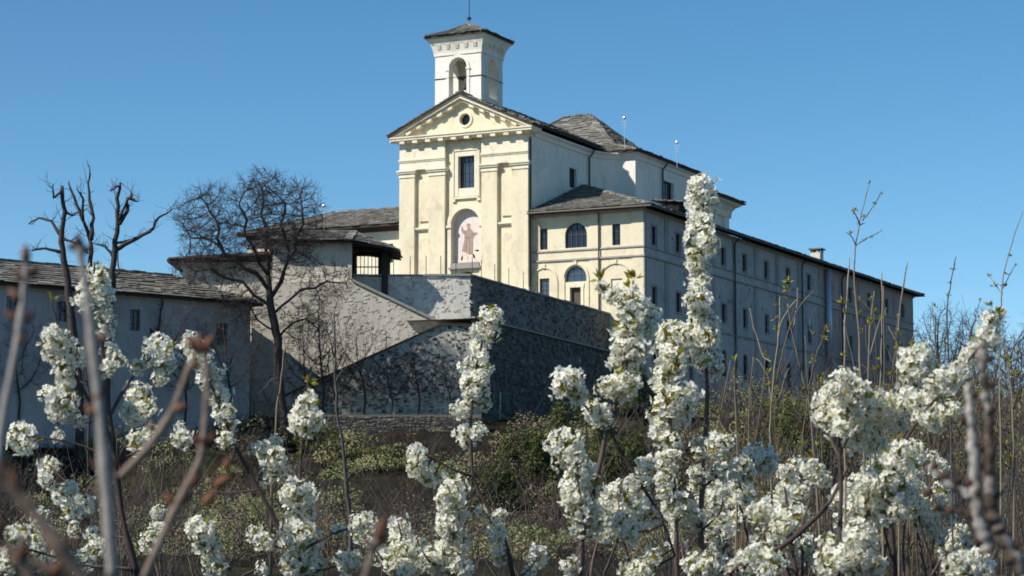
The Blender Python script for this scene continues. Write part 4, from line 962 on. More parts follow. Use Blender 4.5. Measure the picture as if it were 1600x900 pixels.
limbs_tree('pale_pole_sapling', 'thin pale pole sapling leaning before the ramp wall base', 75.0, [([(425, 720), (432, 650), (440, 590), (446, 540)], 2.2, 1.2), ([(436, 620), (428, 590)], .8, .4)], 1.0, .5, seed=9, mat='bark_tan', tint=.6)
# bare wood behind the far end of the wing
for i, (px, py, hp, wp, d, lab) in enumerate(((1475, 700, 225, 55, 235, 'bare purple-twigged tree just right of the convent end'), (1530, 700, 215, 50, 225, 'bare tree behind the thick blurred stem at right'), (1590, 710, 190, 45, 215, 'bare tree at the right picture edge against blue sky'), (1448, 700, 160, 30, 245, 'smallest bare tree touching the convent end wall'), (1640, 700, 230, 50, 225, 'bare tree mostly beyond the right picture edge'))):
    ro = [tuple(at(px, py - hp * .1 * k, d)) for k in range(5)]
    bare_tree('leafless_tree', lab, 'tree', ro, cloud([(px, py - hp * .66, d, wp, hp * .36, 3), (px, py - hp * .4, d, wp * .9, hp * .25, 3), (px - wp * .6, py - hp * .55, d, wp * .7, hp * .3, 3)], 1700, 40 + i), .34, 7, .42, .02, .28, fl=1.6, mat='bark_far', limb_r=.08, seed=60 + i, group='bare trees behind the convent end')

# ================================================================== BUSHES AND UNDERGROWTH
def leaf_ball(mb, c, rx, rz, n, size, rg, tint, spread=.2):
    for _ in range(n):
        v = Vector((rg.gauss(0, 1), rg.gauss(0, 1), rg.gauss(0, 1))).normalized(); k = rg.uniform(.45, 1) ** .6
        p = Vector(c) + Vector((v.x * rx * k, v.y * rx * k, v.z * rz * k))
        a = (v + Vector((rg.uniform(-1, 1), rg.uniform(-1, 1), rg.uniform(-.4, 1)))).normalized(); b = a.orthogonal().normalized(); c2 = a.cross(b); th = rg.uniform(0, 6.28)
        b, c2 = b * math.cos(th) + c2 * math.sin(th), c2 * math.cos(th) - b * math.sin(th); s_ = size * rg.uniform(.6, 1.3)
        mb.tint = min(1, max(0, rg.gauss(tint, spread))); mb.add([p - b * s_, p + c2 * s_ * .5 + a * s_ * .15, p + b * s_, p - c2 * s_ * .5 + a * s_ * .15], [(0, 1, 2, 3)])
def bush(label, px, py, wpx, hpx, d, seed, tint=.5, name='evergreen_bush', n=4500):
    d = min((x * .5 for x in range(180, 440)), key=lambda x: abs(at(px, py, x).z + .2 - hgt((px - 800) / FPX * x, x)) + abs(x - d) * .004)
    rg = random.Random(seed); k = d / FPX; base = at(px, py, d); t = empty(name, base, label, 'bush', 'evergreen bushes on the slope'); f = MB(); s = MB(); s.tint = .3
    for i in range(13):
        c = at(px + rg.uniform(-.85, .85) * wpx, py - rg.uniform(.1, .85) * hpx, d + rg.uniform(-.6, .6) * wpx * k); leaf_ball(f, c, wpx * k * rg.uniform(.22, .4), hpx * k * rg.uniform(.16, .28), n // 13, .05 + .0004 * d, rg, tint + rg.uniform(-.15, .15))
        s.tube([base - UPZ * .3, (base + c) / 2 + Vector((rg.uniform(-.2, .2), 0, 0)), c], [.06, .04, .015], 5)
    tag(f.build('foliage', M['foliage'], t), kind='stuff'); s.build('stems', M['bark'], t)
bush('rounded olive green bush in front of the shaded retaining wall', 915, 745, 62, 130, 140, 1, .62, n=6500)
bush('dark low evergreen bush left of the rounded olive bush', 832, 770, 50, 105, 134, 2, .5, n=6000)
bush('bright green bush glimpsed between the blossoms under the convent corner', 1008, 670, 40, 110, 165, 3, .85)
bush('green bush below the long convent wall behind the blossom', 1250, 760, 60, 150, 130, 4, .6, n=7000)
bush('dark evergreen bush low behind the centre blossoms', 760, 800, 60, 75, 125, 5, .35)
bush('broad olive bush right of the blossom column in the middle', 975, 790, 70, 110, 126, 6, .4, n=6000)
bush('flat mossy green bush below the garden wall', 585, 735, 60, 40, 128, 7, .66)
bush('yellowish bush left of the garden wall', 500, 720, 45, 60, 130, 8, .78)
def undergrowth():
    rg = random.Random(17); f = MB(); tw = MB()
    def mound(p, rx, rz, n, size, tint):
        for _ in range(n):
            v = Vector((rg.gauss(0, 1), rg.gauss(0, 1), abs(rg.gauss(0, 1)))).normalized(); k = rg.uniform(.7, 1.08); q = p + Vector((v.x * rx * k, v.y * rx * k, v.z * rz * k))
            a = (v * 1.1 + Vector((rg.uniform(-1, 1), rg.uniform(-1, 1), rg.uniform(-.6, 1)))).normalized(); b = a.orthogonal().normalized(); c = a.cross(b); th = rg.uniform(0, 6.28); b, c = b * math.cos(th) + c * math.sin(th), c * math.cos(th) - b * math.sin(th); s_ = size * rg.uniform(.5, 1.4)
            f.tint = min(1, max(0, rg.gauss(tint, .13))); f.add([q - b * s_, q + c * s_ * .45, q + b * s_, q - c * s_ * .45], [(0, 1, 2, 3)])
    def stalks(p, h, n, d):
        for k in range(n):
            v = Vector((rg.uniform(-.8, .8), rg.uniform(-.8, .8), 1)).normalized(); L = h * rg.uniform(.5, 1.3); a = p + Vector((rg.uniform(-.5, .5), rg.uniform(-.5, .5), -.1)) * h * .5; b = a + v * L * .5; c = b + (v + Vector((rg.uniform(-.6, .6), rg.uniform(-.6, .6), -.1))) * L * .5
            tw.tint = rg.uniform(.1, .6); r = .005 + .00009 * d; tw.tube([a, b, c], [r, r * .8, r * .4], 3, False)
    cnt = 0
    while cnt < 1700:
        cnt += 1
        d = 149 - 62 * rg.random() ** 1.6; u = rg.uniform(-.27, .27) * d
        if rg.random() < .25: d = rg.uniform(152, 215); u = rg.uniform(.02, .26) * d
        if d > 150 and u < 9 + (d - 153) * .42: continue
        big = rg.random() < .5; rx = rg.uniform(.8, 2.0) if big else rg.uniform(.35, .8); rz = rx * rg.uniform(.6, 1.35)
        if d > 150 and big: rz *= 1.5
        if 143 < d < 151 and -15 < u < 1: rx *= .6; rz *= .4
        if d < 118: rz *= 1.5
        patch = math.sin(u * .33 + 1.3) * math.cos(d * .21 + u * .13)
        tint = rg.choice((.02, .1, .2, .3, .42, .55)) if patch < rg.uniform(-.7, .2) + (.35 if d < 118 else -.2) else rg.choice((.4, .55, .65, .8, .95))
        p = site(u, d, hgt(u, d) - .15); size = .028 + .00034 * d
        if rg.random() < .25: stalks(p, rz * 2.0 + .3, 34 if big else 16, d); mound(p, rx * .8, rz * .6, int(60 * rx) + 30, size, .08)
        else:
            for k in range(4 if big else 2):
                o = Vector((rg.uniform(-.6, .6) * rx, rg.uniform(-.6, .6) * rx, rg.uniform(0, .55) * rz)); mound(p + o, rx * rg.uniform(.45, .7), rz * rg.uniform(.45, .75), int(45 + 80 * rx), size * 1.1, tint + rg.uniform(-.16, .16))
            stalks(p, rz * 1.25 + .2, 7, d)
    tag(f.build('undergrowth', M['scrub']), 'brown and olive scrub covering the hillside', 'undergrowth', kind='stuff')
    tag(tw.build('dry_stalks', M['bark']), 'thin dry stalks standing among the hillside scrub', 'stalks', kind='stuff')
undergrowth()

# ================================================================== FOREGROUND: BLOSSOMING CHERRY TREES
def make_cluster(seed, n=26, leaves=4, dark=False):
    """unit-radius ball of five-petalled flowers with a few bronze-green leaves"""
    rg = random.Random(seed); m = MB()
    for i in range(n):
        y = 1 - 2 * (i + .5) / n; ph = i * 2.39996 + rg.uniform(-.35, .35); rr = math.sqrt(max(0, 1 - y * y))
        v = Vector((rr * math.cos(ph), rr * math.sin(ph), y)); k = rg.uniform(.5, 1.0); c = v * k + Vector((rg.uniform(-.14, .14), rg.uniform(-.14, .14), rg.uniform(-.14, .14)))
        nz = (v + Vector((rg.uniform(-.55, .55), rg.uniform(-.55, .55), rg.uniform(-.35, .55)))).normalized()
        a = nz.orthogonal().normalized(); b = nz.cross(a); fr = rg.uniform(.235, .325); cup = rg.uniform(.05, .4); t0 = rg.uniform(0, 6.28)
        half = rg.random() < .22
        for p in range(5):
            t = t0 + p * 2 * math.pi / 5 + rg.uniform(-.12, .12); r_ = a * math.cos(t) + b * math.sin(t); s_ = b * math.cos(t) - a * math.sin(t)
            cu = cup + rg.uniform(-.12, .12) + (.5 if half else 0); L = fr * rg.uniform(.88, 1.1) * (.7 if half else 1); W = L * .46
            m.mi = 0; m.tint = min(1, max(0, rg.gauss(.55, .2)))
            P0 = c + r_ * L * .10; P1 = c + r_ * L * .45 + s_ * W * .85 + nz * L * cu * .45; P2 = c + r_ * L * .85 + s_ * W * .7 + nz * L * cu; P3 = c + r_ * L * 1.0 + nz * L * (cu + .04)
            P4 = c + r_ * L * .85 - s_ * W * .7 + nz * L * cu; P5 = c + r_ * L * .45 - s_ * W * .85 + nz * L * cu * .45; PM = c + r_ * L * .55 + nz * L * cu * .35
            m.add([P0, P1, P2, P3, P4, P5, PM], [(0, 1, 6), (1, 2, 6), (2, 3, 6), (3, 4, 6), (4, 5, 6), (5, 0, 6)])
        m.mi = 1; m.tint = rg.random()
        for p in range(5):
            t = rg.uniform(0, 6.28); r_ = a * math.cos(t) + b * math.sin(t); w_ = nz.cross(r_) * fr * .06; e = c + (nz * .75 + r_ * rg.uniform(.2, .6)) * fr * .5
            m.add([c - w_, c + w_, e + w_ * .8, e - w_ * .8], [(0, 1, 2, 3)])
        m.mi = 2; m.tint = rg.uniform(.2, .8); st = c * .12; w_ = a * .03
        m.add([st - w_, st + w_, c + w_ * .6, c - w_ * .6], [(0, 1, 2, 3)])
        w_ = b * .03; m.add([st - w_, st + w_, c + w_ * .6, c - w_ * .6], [(0, 1, 2, 3)])
    m.mi = 2
    for i in range(leaves): leaf(m, Vector((0, 0, 0)), Vector((rg.gauss(0, 1), rg.gauss(0, 1), rg.gauss(.3, 1))).normalized(), rg.uniform(.75, 1.15), rg)
    return m.mesh('blossom_cluster', [M['petal'], M['stamen'], M['young_leaf']])
def leaf(m, c, v, L, rg):
    s_ = v.orthogonal().normalized(); n = v.cross(s_); th = rg.uniform(0, 6.28); s_ = s_ * math.cos(th) + n * math.sin(th); n = v.cross(s_); W = L * rg.uniform(.13, .22); m.tint = rg.random()
    a = c + v * L * .15; b = c + v * L * .5 + n * L * .05; e = c + v * L + n * L * rg.uniform(-.15, .2)
    m.add([a, b + s_ * W - n * W * .4, e, b - s_ * W - n * W * .4, b + n * W * .2], [(0, 1, 4), (1, 2, 4), (2, 3, 4), (3, 0, 4)])
def extra_sprays(n, x0, x1, y0, y1, seed):
    # slender side sprays: list of stems and of small clusters along them
    rg = random.Random(seed); st = []; cl = []; tf = []
    for i in range(n):
        x = rg.uniform(x0, x1); yt = rg.uniform(y0, y1); lean = rg.uniform(-60, 60); pts = [(x - lean, 900), (x - lean * .55 + rg.uniform(-8, 8), 900 - (900 - yt) * .4), (x - lean * .15, 900 - (900 - yt) * .75), (x, yt)]
        st.append((pts, rg.uniform(1.6, 2.4), .8)); t = .45
        while t < 1:
            q = spline(pts, 10); p = q[int(t * (len(q) - 1))]
            if rg.random() < .8: cl.append((p.x + rg.uniform(-9, 9), p.y + rg.uniform(-6, 6), rg.uniform(8, 17)))
            if rg.random() < .4: tf.append((p.x + rg.uniform(-8, 8), p.y, rg.uniform(6, 10)))
            t += rg.uniform(.06, .14) * 200 / (900 - yt + 60)
    return st, cl, tf
CL = [make_cluster(100 + i, 30 + i % 4 * 4, 7 + i % 4) for i in range(12)]
def make_tuft(seed, n=9):
    rg = random.Random(seed); m = MB()
    for i in range(n): leaf(m, Vector((rg.uniform(-.08, .08), rg.uniform(-.08, .08), rg.uniform(-.1, .3))), Vector((rg.gauss(0, .75), rg.gauss(0, .75), rg.gauss(.8, .5))).normalized(), rg.uniform(.7, 1.2), rg)
    return m.mesh('leaf_tuft', [M['young_leaf']])
TF = [make_tuft(200 + i) for i in range(6)]
def spline(pts, n=4):
    P = [Vector((p[0], p[1], 0)) for p in pts]; out = []
    for i in range(len(P) - 1):
        p0, p1, p2, p3 = P[max(i - 1, 0)], P[i], P[i + 1], P[min(i + 2, len(P) - 1)]
        for k in range(n):
            t = k / n; out.append(.5 * ((2 * p1) + (p2 - p0) * t + (2 * p0 - 5 * p1 + 4 * p2 - p3) * t * t + (3 * p1 - p0 - 3 * p2 + p3) * t ** 3))
    out.append(P[-1]); return out
def place(me, name, parent, p, s, rg):
    o = link_mesh(name, me, parent); o.location = p - parent.location; o.scale = (s * rg.uniform(.88, 1.12), s * rg.uniform(.88, 1.12), s * rg.uniform(.88, 1.15)); o.rotation_euler = (rg.uniform(0, 6.28), rg.uniform(0, 6.28), rg.uniform(0, 6.28)); return o
GROUND0 = .0
def blossom_tree(label, d, root, stems, clusters, tufts=(), seed=0, name='cherry_tree', group='blossoming cherry trees in the foreground', mat='bark_cherry', cat='tree'):
    """root: picture column of the trunk foot; stems (points, r0, r1 in px); clusters (x,y,r)"""
    rg = random.Random(seed); k = d / FPX; foot = at(root, 900, d); foot = Vector((foot.x, foot.y, GROUND0)); t = empty(name, foot, label, cat, group); allp = []
    low = max((max(s[0], key=lambda q: q[1]) for s in stems), key=lambda q: q[1])
    tr = MB(); tr.tint = .3; top = at(low[0], low[1], d); q = [foot - UPZ * .2, foot + UPZ * .35 + (top - foot) * .1, foot + (top - foot) * .55 + RT * .04, top]
    tr.tube(q, [.045, .04, .032, max(.012, stems[0][1] * k * 1.15)], 8); tr.build('trunk', M[mat], t, smooth=True)
    for i, (pts, r0, r1) in enumerate(stems):
        sp = spline(pts); n = len(sp); ph = rg.uniform(0, 6.28); am = rg.uniform(.02, .12) * (0 if i == 0 else 1); v = []; r = []
        start = None
        if allp and i: start = min(allp, key=lambda q: (q[0] - pts[0][0]) ** 2 + (q[1] - pts[0][1]) ** 2)
        d0 = start[2] if start is not None else d
        if pts[0][1] >= 895 and i: v.append(foot + (top - foot) * .7); r.append(r0 * k)
        for j, p in enumerate(sp):
            s_ = j / (n - 1); dd = d0 + am * 2.2 * s_ * math.sin(ph); p = Vector((p.x + rg.uniform(-.8, .8), p.y + rg.uniform(-.8, .8), 0))
            v.append(at(p.x, p.y, dd)); r.append((r0 + (r1 - r0) * s_) * k * rg.uniform(.88, 1.15) * (1.25 if j % 4 == 2 else 1)); allp.append((p.x, p.y, dd))
        m = MB(); m.tint = rg.uniform(.3, .6); m.tube(v, r, 7); m.build('branch', M[mat], t, smooth=True)
    for x, y, r in clusters:
        nx, ny, nd = min(allp, key=lambda q: (q[0] - x) ** 2 + (q[1] - y) ** 2); dist = math.hypot(nx - x, ny - y); dc = nd + rg.uniform(-.05, .05)
        p = at(x, y, dc)
        if dist > r * .45:
            a = at(nx, ny, nd); m = MB(); m.tint = .45; md = (a + p) / 2 - UPZ * dist * k * .12; m.tube([a, md, p], [1.6 * k, 1.3 * k, 1.0 * k], 5); m.build('twig', M[mat], t, smooth=True)
        place(CL[rg.randrange(len(CL))], 'blossom_cluster', t, p, r * k * 1.16, rg)
        if r > 15:   # a second, smaller cluster on the same spur roughens the outline
            an = rg.uniform(0, 6.28); place(CL[rg.randrange(len(CL))], 'blossom_cluster', t, at(x + math.cos(an) * r * .6, y + math.sin(an) * r * .6, dc + rg.uniform(-.06, .03)), r * k * rg.uniform(.6, .85), rg)
    for x, y, r in tufts:
        nx, ny, nd = min(allp, key=lambda q: (q[0] - x) ** 2 + (q[1] - y) ** 2); o = place(TF[rg.randrange(len(TF))], 'leaf_tuft', t, at(x, y, nd), r * k, rg); o.rotation_euler = (rg.uniform(-.4, .4), rg.uniform(-.4, .4), rg.uniform(0, 6.28))
    return t
blossom_tree('cherry tree at far left, blossoms rising beside the pale budding stem', 5.6, 205,
    [([(215, 900), (190, 800), (178, 700), (168, 620), (160, 540), (152, 470), (147, 412)], 5, 1.6), ([(178, 690), (130, 610), (105, 560), (92, 520), (80, 468)], 3, 1.2), ([(172, 650), (200, 600), (225, 570), (255, 540)], 3, 1.3),
     ([(182, 730), (215, 660), (240, 600)], 2.6, 1.2), ([(185, 760), (150, 745), (120, 765), (72, 722)], 2.4, 1.2), ([(180, 720), (110, 690), (30, 682)], 2.2, 1), ([(200, 840), (150, 830), (120, 790)], 2.2, 1), ([(190, 720), (240, 690), (290, 680)], 2, 1), ([(210, 890), (120, 880), (20, 850)], 3, 1.2)],
    [(150, 440, 24), (150, 465, 26), (158, 490, 20), (138, 462, 17), (90, 535, 22), (105, 560, 23), (82, 552, 17), (100, 587, 18), (95, 622, 24), (90, 640, 20), (110, 648, 15), (126, 661, 10), (35, 685, 23), (90, 682, 11), (75, 728, 16), (70, 747, 14), (100, 770, 18), (112, 792, 17), (130, 790, 18), (115, 828, 11), (145, 833, 13), (150, 857, 16), (172, 548, 15), (168, 576, 14), (186, 562, 12),
     (250, 543, 22), (256, 566, 21), (238, 560, 15), (214, 575, 12), (214, 618, 20), (226, 640, 21), (205, 650, 18), (215, 690, 17), (236, 680, 16), (285, 686, 14), (282, 668, 9), (30, 840, 19), (18, 862, 16), (50, 872, 17), (76, 882, 13), (92, 856, 11), (10, 885, 14), (250, 592, 12), (165, 520, 12)],
    [(80, 470, 15), (60, 690, 10), (150, 415, 10), (105, 590, 10), (210, 570, 12)], 1)
blossom_tree('cherry tree lower left of centre with dark slanting branch and dense low blossoms', 6.0, 475,
    [([(482, 900), (455, 860), (405, 765), (365, 690), (340, 630), (308, 540)], 4.2, 1.3), ([(470, 890), (466, 800), (472, 700), (482, 590)], 3.0, 1.1), ([(405, 765), (360, 770), (300, 765)], 1.8, .8), ([(470, 860), (520, 835), (580, 812)], 2.4, 1), ([(400, 765), (412, 730), (420, 695)], 1.8, 1), ([(360, 890), (335, 870), (315, 825)], 2.2, 1.2), ([(455, 860), (420, 850), (395, 832)], 1.6, .9), ([(490, 895), (540, 880)], 1.6, 1), ([(360, 880), (400, 850)], 1.4, .8)],
    [(300, 540, 18), (314, 560, 17), (330, 590, 20), (345, 620, 18), (346, 645, 18), (356, 665, 15), (352, 687, 14), (480, 636, 21), (474, 657, 22), (490, 662, 16), (420, 708, 22), (430, 730, 20), (404, 700, 12), (415, 748, 12), (470, 772, 25), (470, 796, 24), (464, 830, 26), (480, 850, 26), (470, 880, 26), (492, 885, 19), (450, 850, 15), (412, 845, 16), (398, 834, 12), (540, 880, 18), (552, 870, 13), (530, 830, 12), (560, 820, 14), (575, 813, 13), (315, 828, 21), (320, 850, 20), (330, 876, 19), (342, 886, 15), (250, 825, 11), (445, 745, 11), (430, 690, 12)],
    [(482, 600, 16), (480, 615, 12), (470, 715, 10), (530, 845, 9), (240, 830, 8), (470, 820, 12)], 2)
blossom_tree('slender cherry tree in the centre with blossom column before the parapet corner', 6.3, 795,
    [([(802, 900), (790, 850), (760, 790), (740, 745), (735, 660), (742, 595), (752, 540), (766, 474)], 3.6, 1.0), ([(740, 745), (700, 730), (655, 705)], 1.9, 1), ([(690, 900), (702, 850), (706, 790), (712, 750)], 2.3, 1.2), ([(640, 900), (630, 860), (622, 815)], 2.2, 1.1), ([(690, 890), (665, 870), (650, 840)], 1.5, .8), ([(815, 900), (835, 880), (842, 862)], 1.5, .8), ([(745, 760), (755, 795), (778, 830)], 1.4, .8)],
    [(764, 500, 21), (757, 520, 20), (748, 545, 16), (745, 574, 22), (742, 598, 22), (738, 620, 14), (724, 640, 16), (756, 632, 12), (727, 680, 18), (746, 675, 13), (650, 712, 17), (660, 735, 18), (672, 748, 15), (647, 730, 12), (692, 746, 10), (709, 764, 22), (705, 786, 20), (700, 810, 18), (716, 806, 13), (705, 830, 20), (700, 856, 21), (722, 846, 13), (690, 880, 23), (716, 886, 21), (624, 828, 21), (620, 855, 23), (636, 870, 21), (640, 888, 19), (656, 850, 12), (666, 870, 15), (780, 806, 11), (778, 836, 16), (780, 870, 14), (840, 870, 18), (825, 895, 12), (754, 800, 10), (612, 885, 14)],
    [(767, 482, 9), (700, 800, 10), (660, 750, 9), (775, 845, 9), (680, 885, 10)], 3)
blossom_tree('cherry tree right of centre with blossoms overlapping the sunlit wing front', 5.8, 905,
    [([(906, 900), (912, 830), (930, 760), (950, 665), (974, 600), (984, 520), (990, 438)], 5, 1.4), ([(950, 668), (920, 640), (885, 600)], 2.4, 1.2), ([(914, 815), (900, 745), (880, 688)], 2.6, 1.2), ([(952, 672), (990, 740), (1030, 800), (1055, 870)], 2.6, 1.6), ([(985, 530), (965, 470), (935, 445)], 2, 1), ([(910, 850), (892, 880)], 1.6, 1), ([(985, 730), (965, 765)], 1.5, .9)],
    [(985, 470, 23), (992, 488, 26), (984, 512, 28), (1006, 505, 25), (990, 535, 28), (980, 560, 24), (975, 590, 27), (963, 606, 23), (986, 600, 19), (885, 600, 24), (904, 620, 14), (926, 640, 18), (946, 655, 14), (930, 657, 12), (882, 694, 24), (890, 716, 22), (905, 735, 22), (895, 765, 24), (916, 755, 19), (905, 790, 24), (914, 815, 24), (926, 800, 15), (940, 448, 11), (956, 462, 12), (890, 885, 14), (962, 768, 16), (976, 790, 21), (970, 815, 20), (986, 830, 18), (1000, 760, 18), (1010, 800, 20), (1008, 880, 19), (985, 890, 18), (1022, 870, 14), (1010, 726, 16), (945, 640, 11)],
    [(990, 438, 20), (984, 452, 14), (938, 440, 17), (948, 455, 15), (968, 590, 13), (900, 742, 12), (975, 780, 10), (940, 660, 10), (960, 466, 12)], 4)
blossom_tree('cherry tree with the tallest blossom column rising against the convent wing', 6.2, 1092,
    [([(1095, 900), (1096, 800), (1100, 720), (1105, 610), (1098, 510), (1092, 450), (1095, 380), (1100, 296)], 4.4, 1.2), ([(1058, 900), (1056, 800), (1050, 700), (1045, 600), (1052, 512)], 3.6, 1.2), ([(1100, 760), (1140, 730), (1185, 715)], 2.2, 1), ([(1096, 830), (1125, 800), (1130, 770)], 1.8, .9), ([(1056, 820), (1075, 800), (1095, 815)], 1.6, .9), ([(1100, 700), (1120, 690)], 1.6, 1), ([(1046, 640), (1070, 620)], 1.6, 1), ([(1150, 740), (1165, 780)], 1.2, .8)],
    [(1100, 302, 26), (1096, 325, 23), (1097, 350, 20), (1095, 375, 23), (1092, 400, 22), (1090, 425, 20), (1093, 447, 19), (1092, 470, 19), (1096, 490, 17), (1098, 510, 23), (1100, 535, 23), (1107, 560, 22), (1112, 578, 16), (1050, 520, 24), (1046, 540, 27), (1053, 562, 25), (1040, 580, 21), (1035, 600, 19), (1045, 625, 25), (1071, 620, 25), (1040, 650, 23), (1034, 676, 21), (1050, 690, 19), (1066, 645, 19), (1040, 720, 19), (1040, 745, 17), (1060, 790, 22), (1081, 800, 18), (1092, 820, 15), (1060, 820, 13), (1120, 695, 18), (1132, 690, 13), (1100, 700, 17), (1094, 740, 13), (1120, 740, 14), (1126, 770, 14), (1180, 718, 25), (1160, 736, 20), (1192, 726, 18), (1150, 756, 15), (1166, 776, 15), (1130, 815, 15), (1110, 875, 19), (1090, 886, 19), (1130, 886, 17), (1035, 770, 13)],
    [(1103, 290, 10), (1096, 415, 11), (1100, 570, 14), (1054, 512, 10), (1040, 640, 10), (1128, 750, 9)], 5)
blossom_tree('cherry tree at lower right with thick dark slanting branch', 5.4, 1230,
    [([(1245, 900), (1238, 860), (1232, 800), (1225, 760)], 3.5, 1.5), ([(1140, 895), (1185, 872), (1230, 848), (1275, 808), (1296, 785)], 5, 3), ([(1235, 850), (1205, 815), (1190, 795)], 2, 1), ([(1250, 830), (1265, 780), (1275, 735)], 2.2, 1), ([(1240, 890), (1200, 880)], 1.8, 1)],
    [(1195, 800, 22), (1226, 810, 20), (1215, 830, 18), (1190, 870, 24), (1206, 882, 22), (1165, 880, 20), (1270, 738, 18), (1250, 770, 12), (1240, 806, 20), (1226, 770, 12), (1285, 750, 13), (1150, 890, 14)],
    [(1245, 765, 10), (1200, 790, 10), (1270, 720, 10)], 6)
blossom_tree('cherry tree at right with the densest blossom masses below the convent end', 5.2, 1330,
    [([(1312, 900), (1314, 800), (1312, 700), (1308, 625)], 4.2, 1.6), ([(1400, 900), (1392, 800), (1400, 720), (1440, 650), (1500, 580), (1562, 500)], 3.6, 1.4), ([(1296, 785), (1330, 720), (1365, 660), (1400, 625), (1432, 565)], 3, 1.3), ([(1392, 790), (1368, 770), (1350, 820)], 2, 1), ([(1314, 720), (1290, 660), (1295, 620)], 2, 1), ([(1345, 900), (1342, 850), (1340, 820)], 2.4, 1.4), ([(1312, 890), (1298, 860)], 2, 1), ([(1520, 900), (1512, 880)], 2, 1.2), ([(1318, 700), (1345, 640), (1340, 615)], 1.8, 1)],
    [(1300, 620, 26), (1320, 608, 25), (1290, 640, 23), (1330, 640, 27), (1346, 620, 21), (1310, 660, 23), (1356, 660, 25), (1380, 640, 25), (1392, 660, 21), (1340, 682, 23), (1362, 690, 21), (1402, 630, 19), (1420, 620, 19), (1430, 568, 26), (1446, 580, 23), (1424, 590, 21), (1440, 553, 17), (1456, 600, 15), (1550, 508, 19), (1540, 530, 21), (1520, 555, 17), (1500, 575, 17), (1484, 590, 19), (1470, 620, 21), (1450, 640, 23), (1460, 660, 19), (1482, 640, 17), (1434, 630, 19), (1400, 705, 25), (1420, 715, 25), (1390, 730, 26), (1370, 750, 28), (1360, 770, 27), (1382, 780, 27), (1402, 770, 23), (1350, 782, 19), (1370, 802, 25), (1390, 800, 21), (1352, 820, 17), (1340, 832, 21), (1345, 852, 23), (1340, 880, 25), (1300, 860, 23), (1294, 882, 21), (1320, 872, 19), (1360, 882, 19), (1510, 880, 23), (1490, 890, 19), (1536, 886, 19), (1530, 868, 15), (1562, 492, 12), (1320, 590, 14)],
    [(1312, 596, 14), (1290, 605, 12), (1430, 540, 13), (1558, 490, 15), (1400, 690, 13), (1345, 810, 12), (1375, 735, 12), (1548, 480, 12), (1300, 845, 11)], 7)

for lab, d, root, n, x0, x1, y0, y1, sd in (('cherry tree set further back, its small sprays filling the space below the tallest column', 7.2, 1030, 9, 940, 1180, 690, 850, 1), ('further cherry tree with small sprays behind the thick dark slanting branch', 7.4, 1210, 9, 1140, 1330, 700, 860, 2), ('further cherry tree whose small sprays rise behind the densest blossom at right', 7.0, 1440, 12, 1330, 1530, 660, 850, 3), ('further low cherry tree with small sprays at bottom centre', 7.6, 700, 5, 560, 900, 810, 885, 4), ('further low cherry tree with small sprays between the saplings at lower left', 7.3, 240, 5, 60, 420, 790, 885, 5)):
    st_, cl_, tf_ = extra_sprays(n, x0, x1, y0, y1, 500 + sd); blossom_tree(lab, d, root, st_, cl_, tf_, 30 + sd)
# ------------------------------------------------------------------ upright bare stems with opening leaf buds at right
def shoot_bush(label, d, root, stems, tufts, seed, mat='bark_pale', tint=.6, cat='shrub'):
    return blossom_tree(label, d, root, [(p, a * .72, b * .75) for p, a, b in stems], [], tufts, seed, 'elder_shrub', 'upright elder shrubs at right', mat, cat)
shoot_bush('elder shrub with pale crossing stems before the long convent wall', 7.0, 1225,
    [([(1210, 900), (1204, 700), (1206, 620), (1215, 540), (1222, 500), (1247, 466)], 2.6, 1.5), ([(1285, 900), (1272, 700), (1262, 620), (1250, 570), (1238, 520), (1231, 475)], 3, 1.5), ([(1266, 640), (1266, 600), (1276, 555), (1288, 525)], 1.9, 1.3), ([(1206, 566), (1192, 555), (1178, 512), (1172, 482)], 1.9, .9), ([(1214, 600), (1224, 545), (1243, 490), (1270, 455)], 1.6, 1.1), ([(1215, 545), (1218, 490), (1218, 462)], 1.7, .9), ([(1206, 640), (1200, 590), (1182, 560)], 1.2, .7), ([(1212, 640), (1224, 600), (1232, 575)], 1.2, .7), ([(1150, 900), (1152, 700), (1148, 600), (1149, 560)], 2, 1.2), ([(1172, 900), (1170, 700), (1172, 620), (1177, 558)], 1.8, 1), ([(1238, 520), (1245, 480), (1246, 450)], 1.4, .8)],
    [(1232, 440, 12), (1231, 455, 12), (1228, 468, 10), (1290, 518, 11), (1285, 530, 9), (1212, 500, 8), (1213, 515, 8), (1212, 478, 7), (1149, 566, 10), (1149, 580, 8), (1200, 585, 9), (1204, 605, 9), (1255, 610, 9), (1160, 615, 7)], 21)
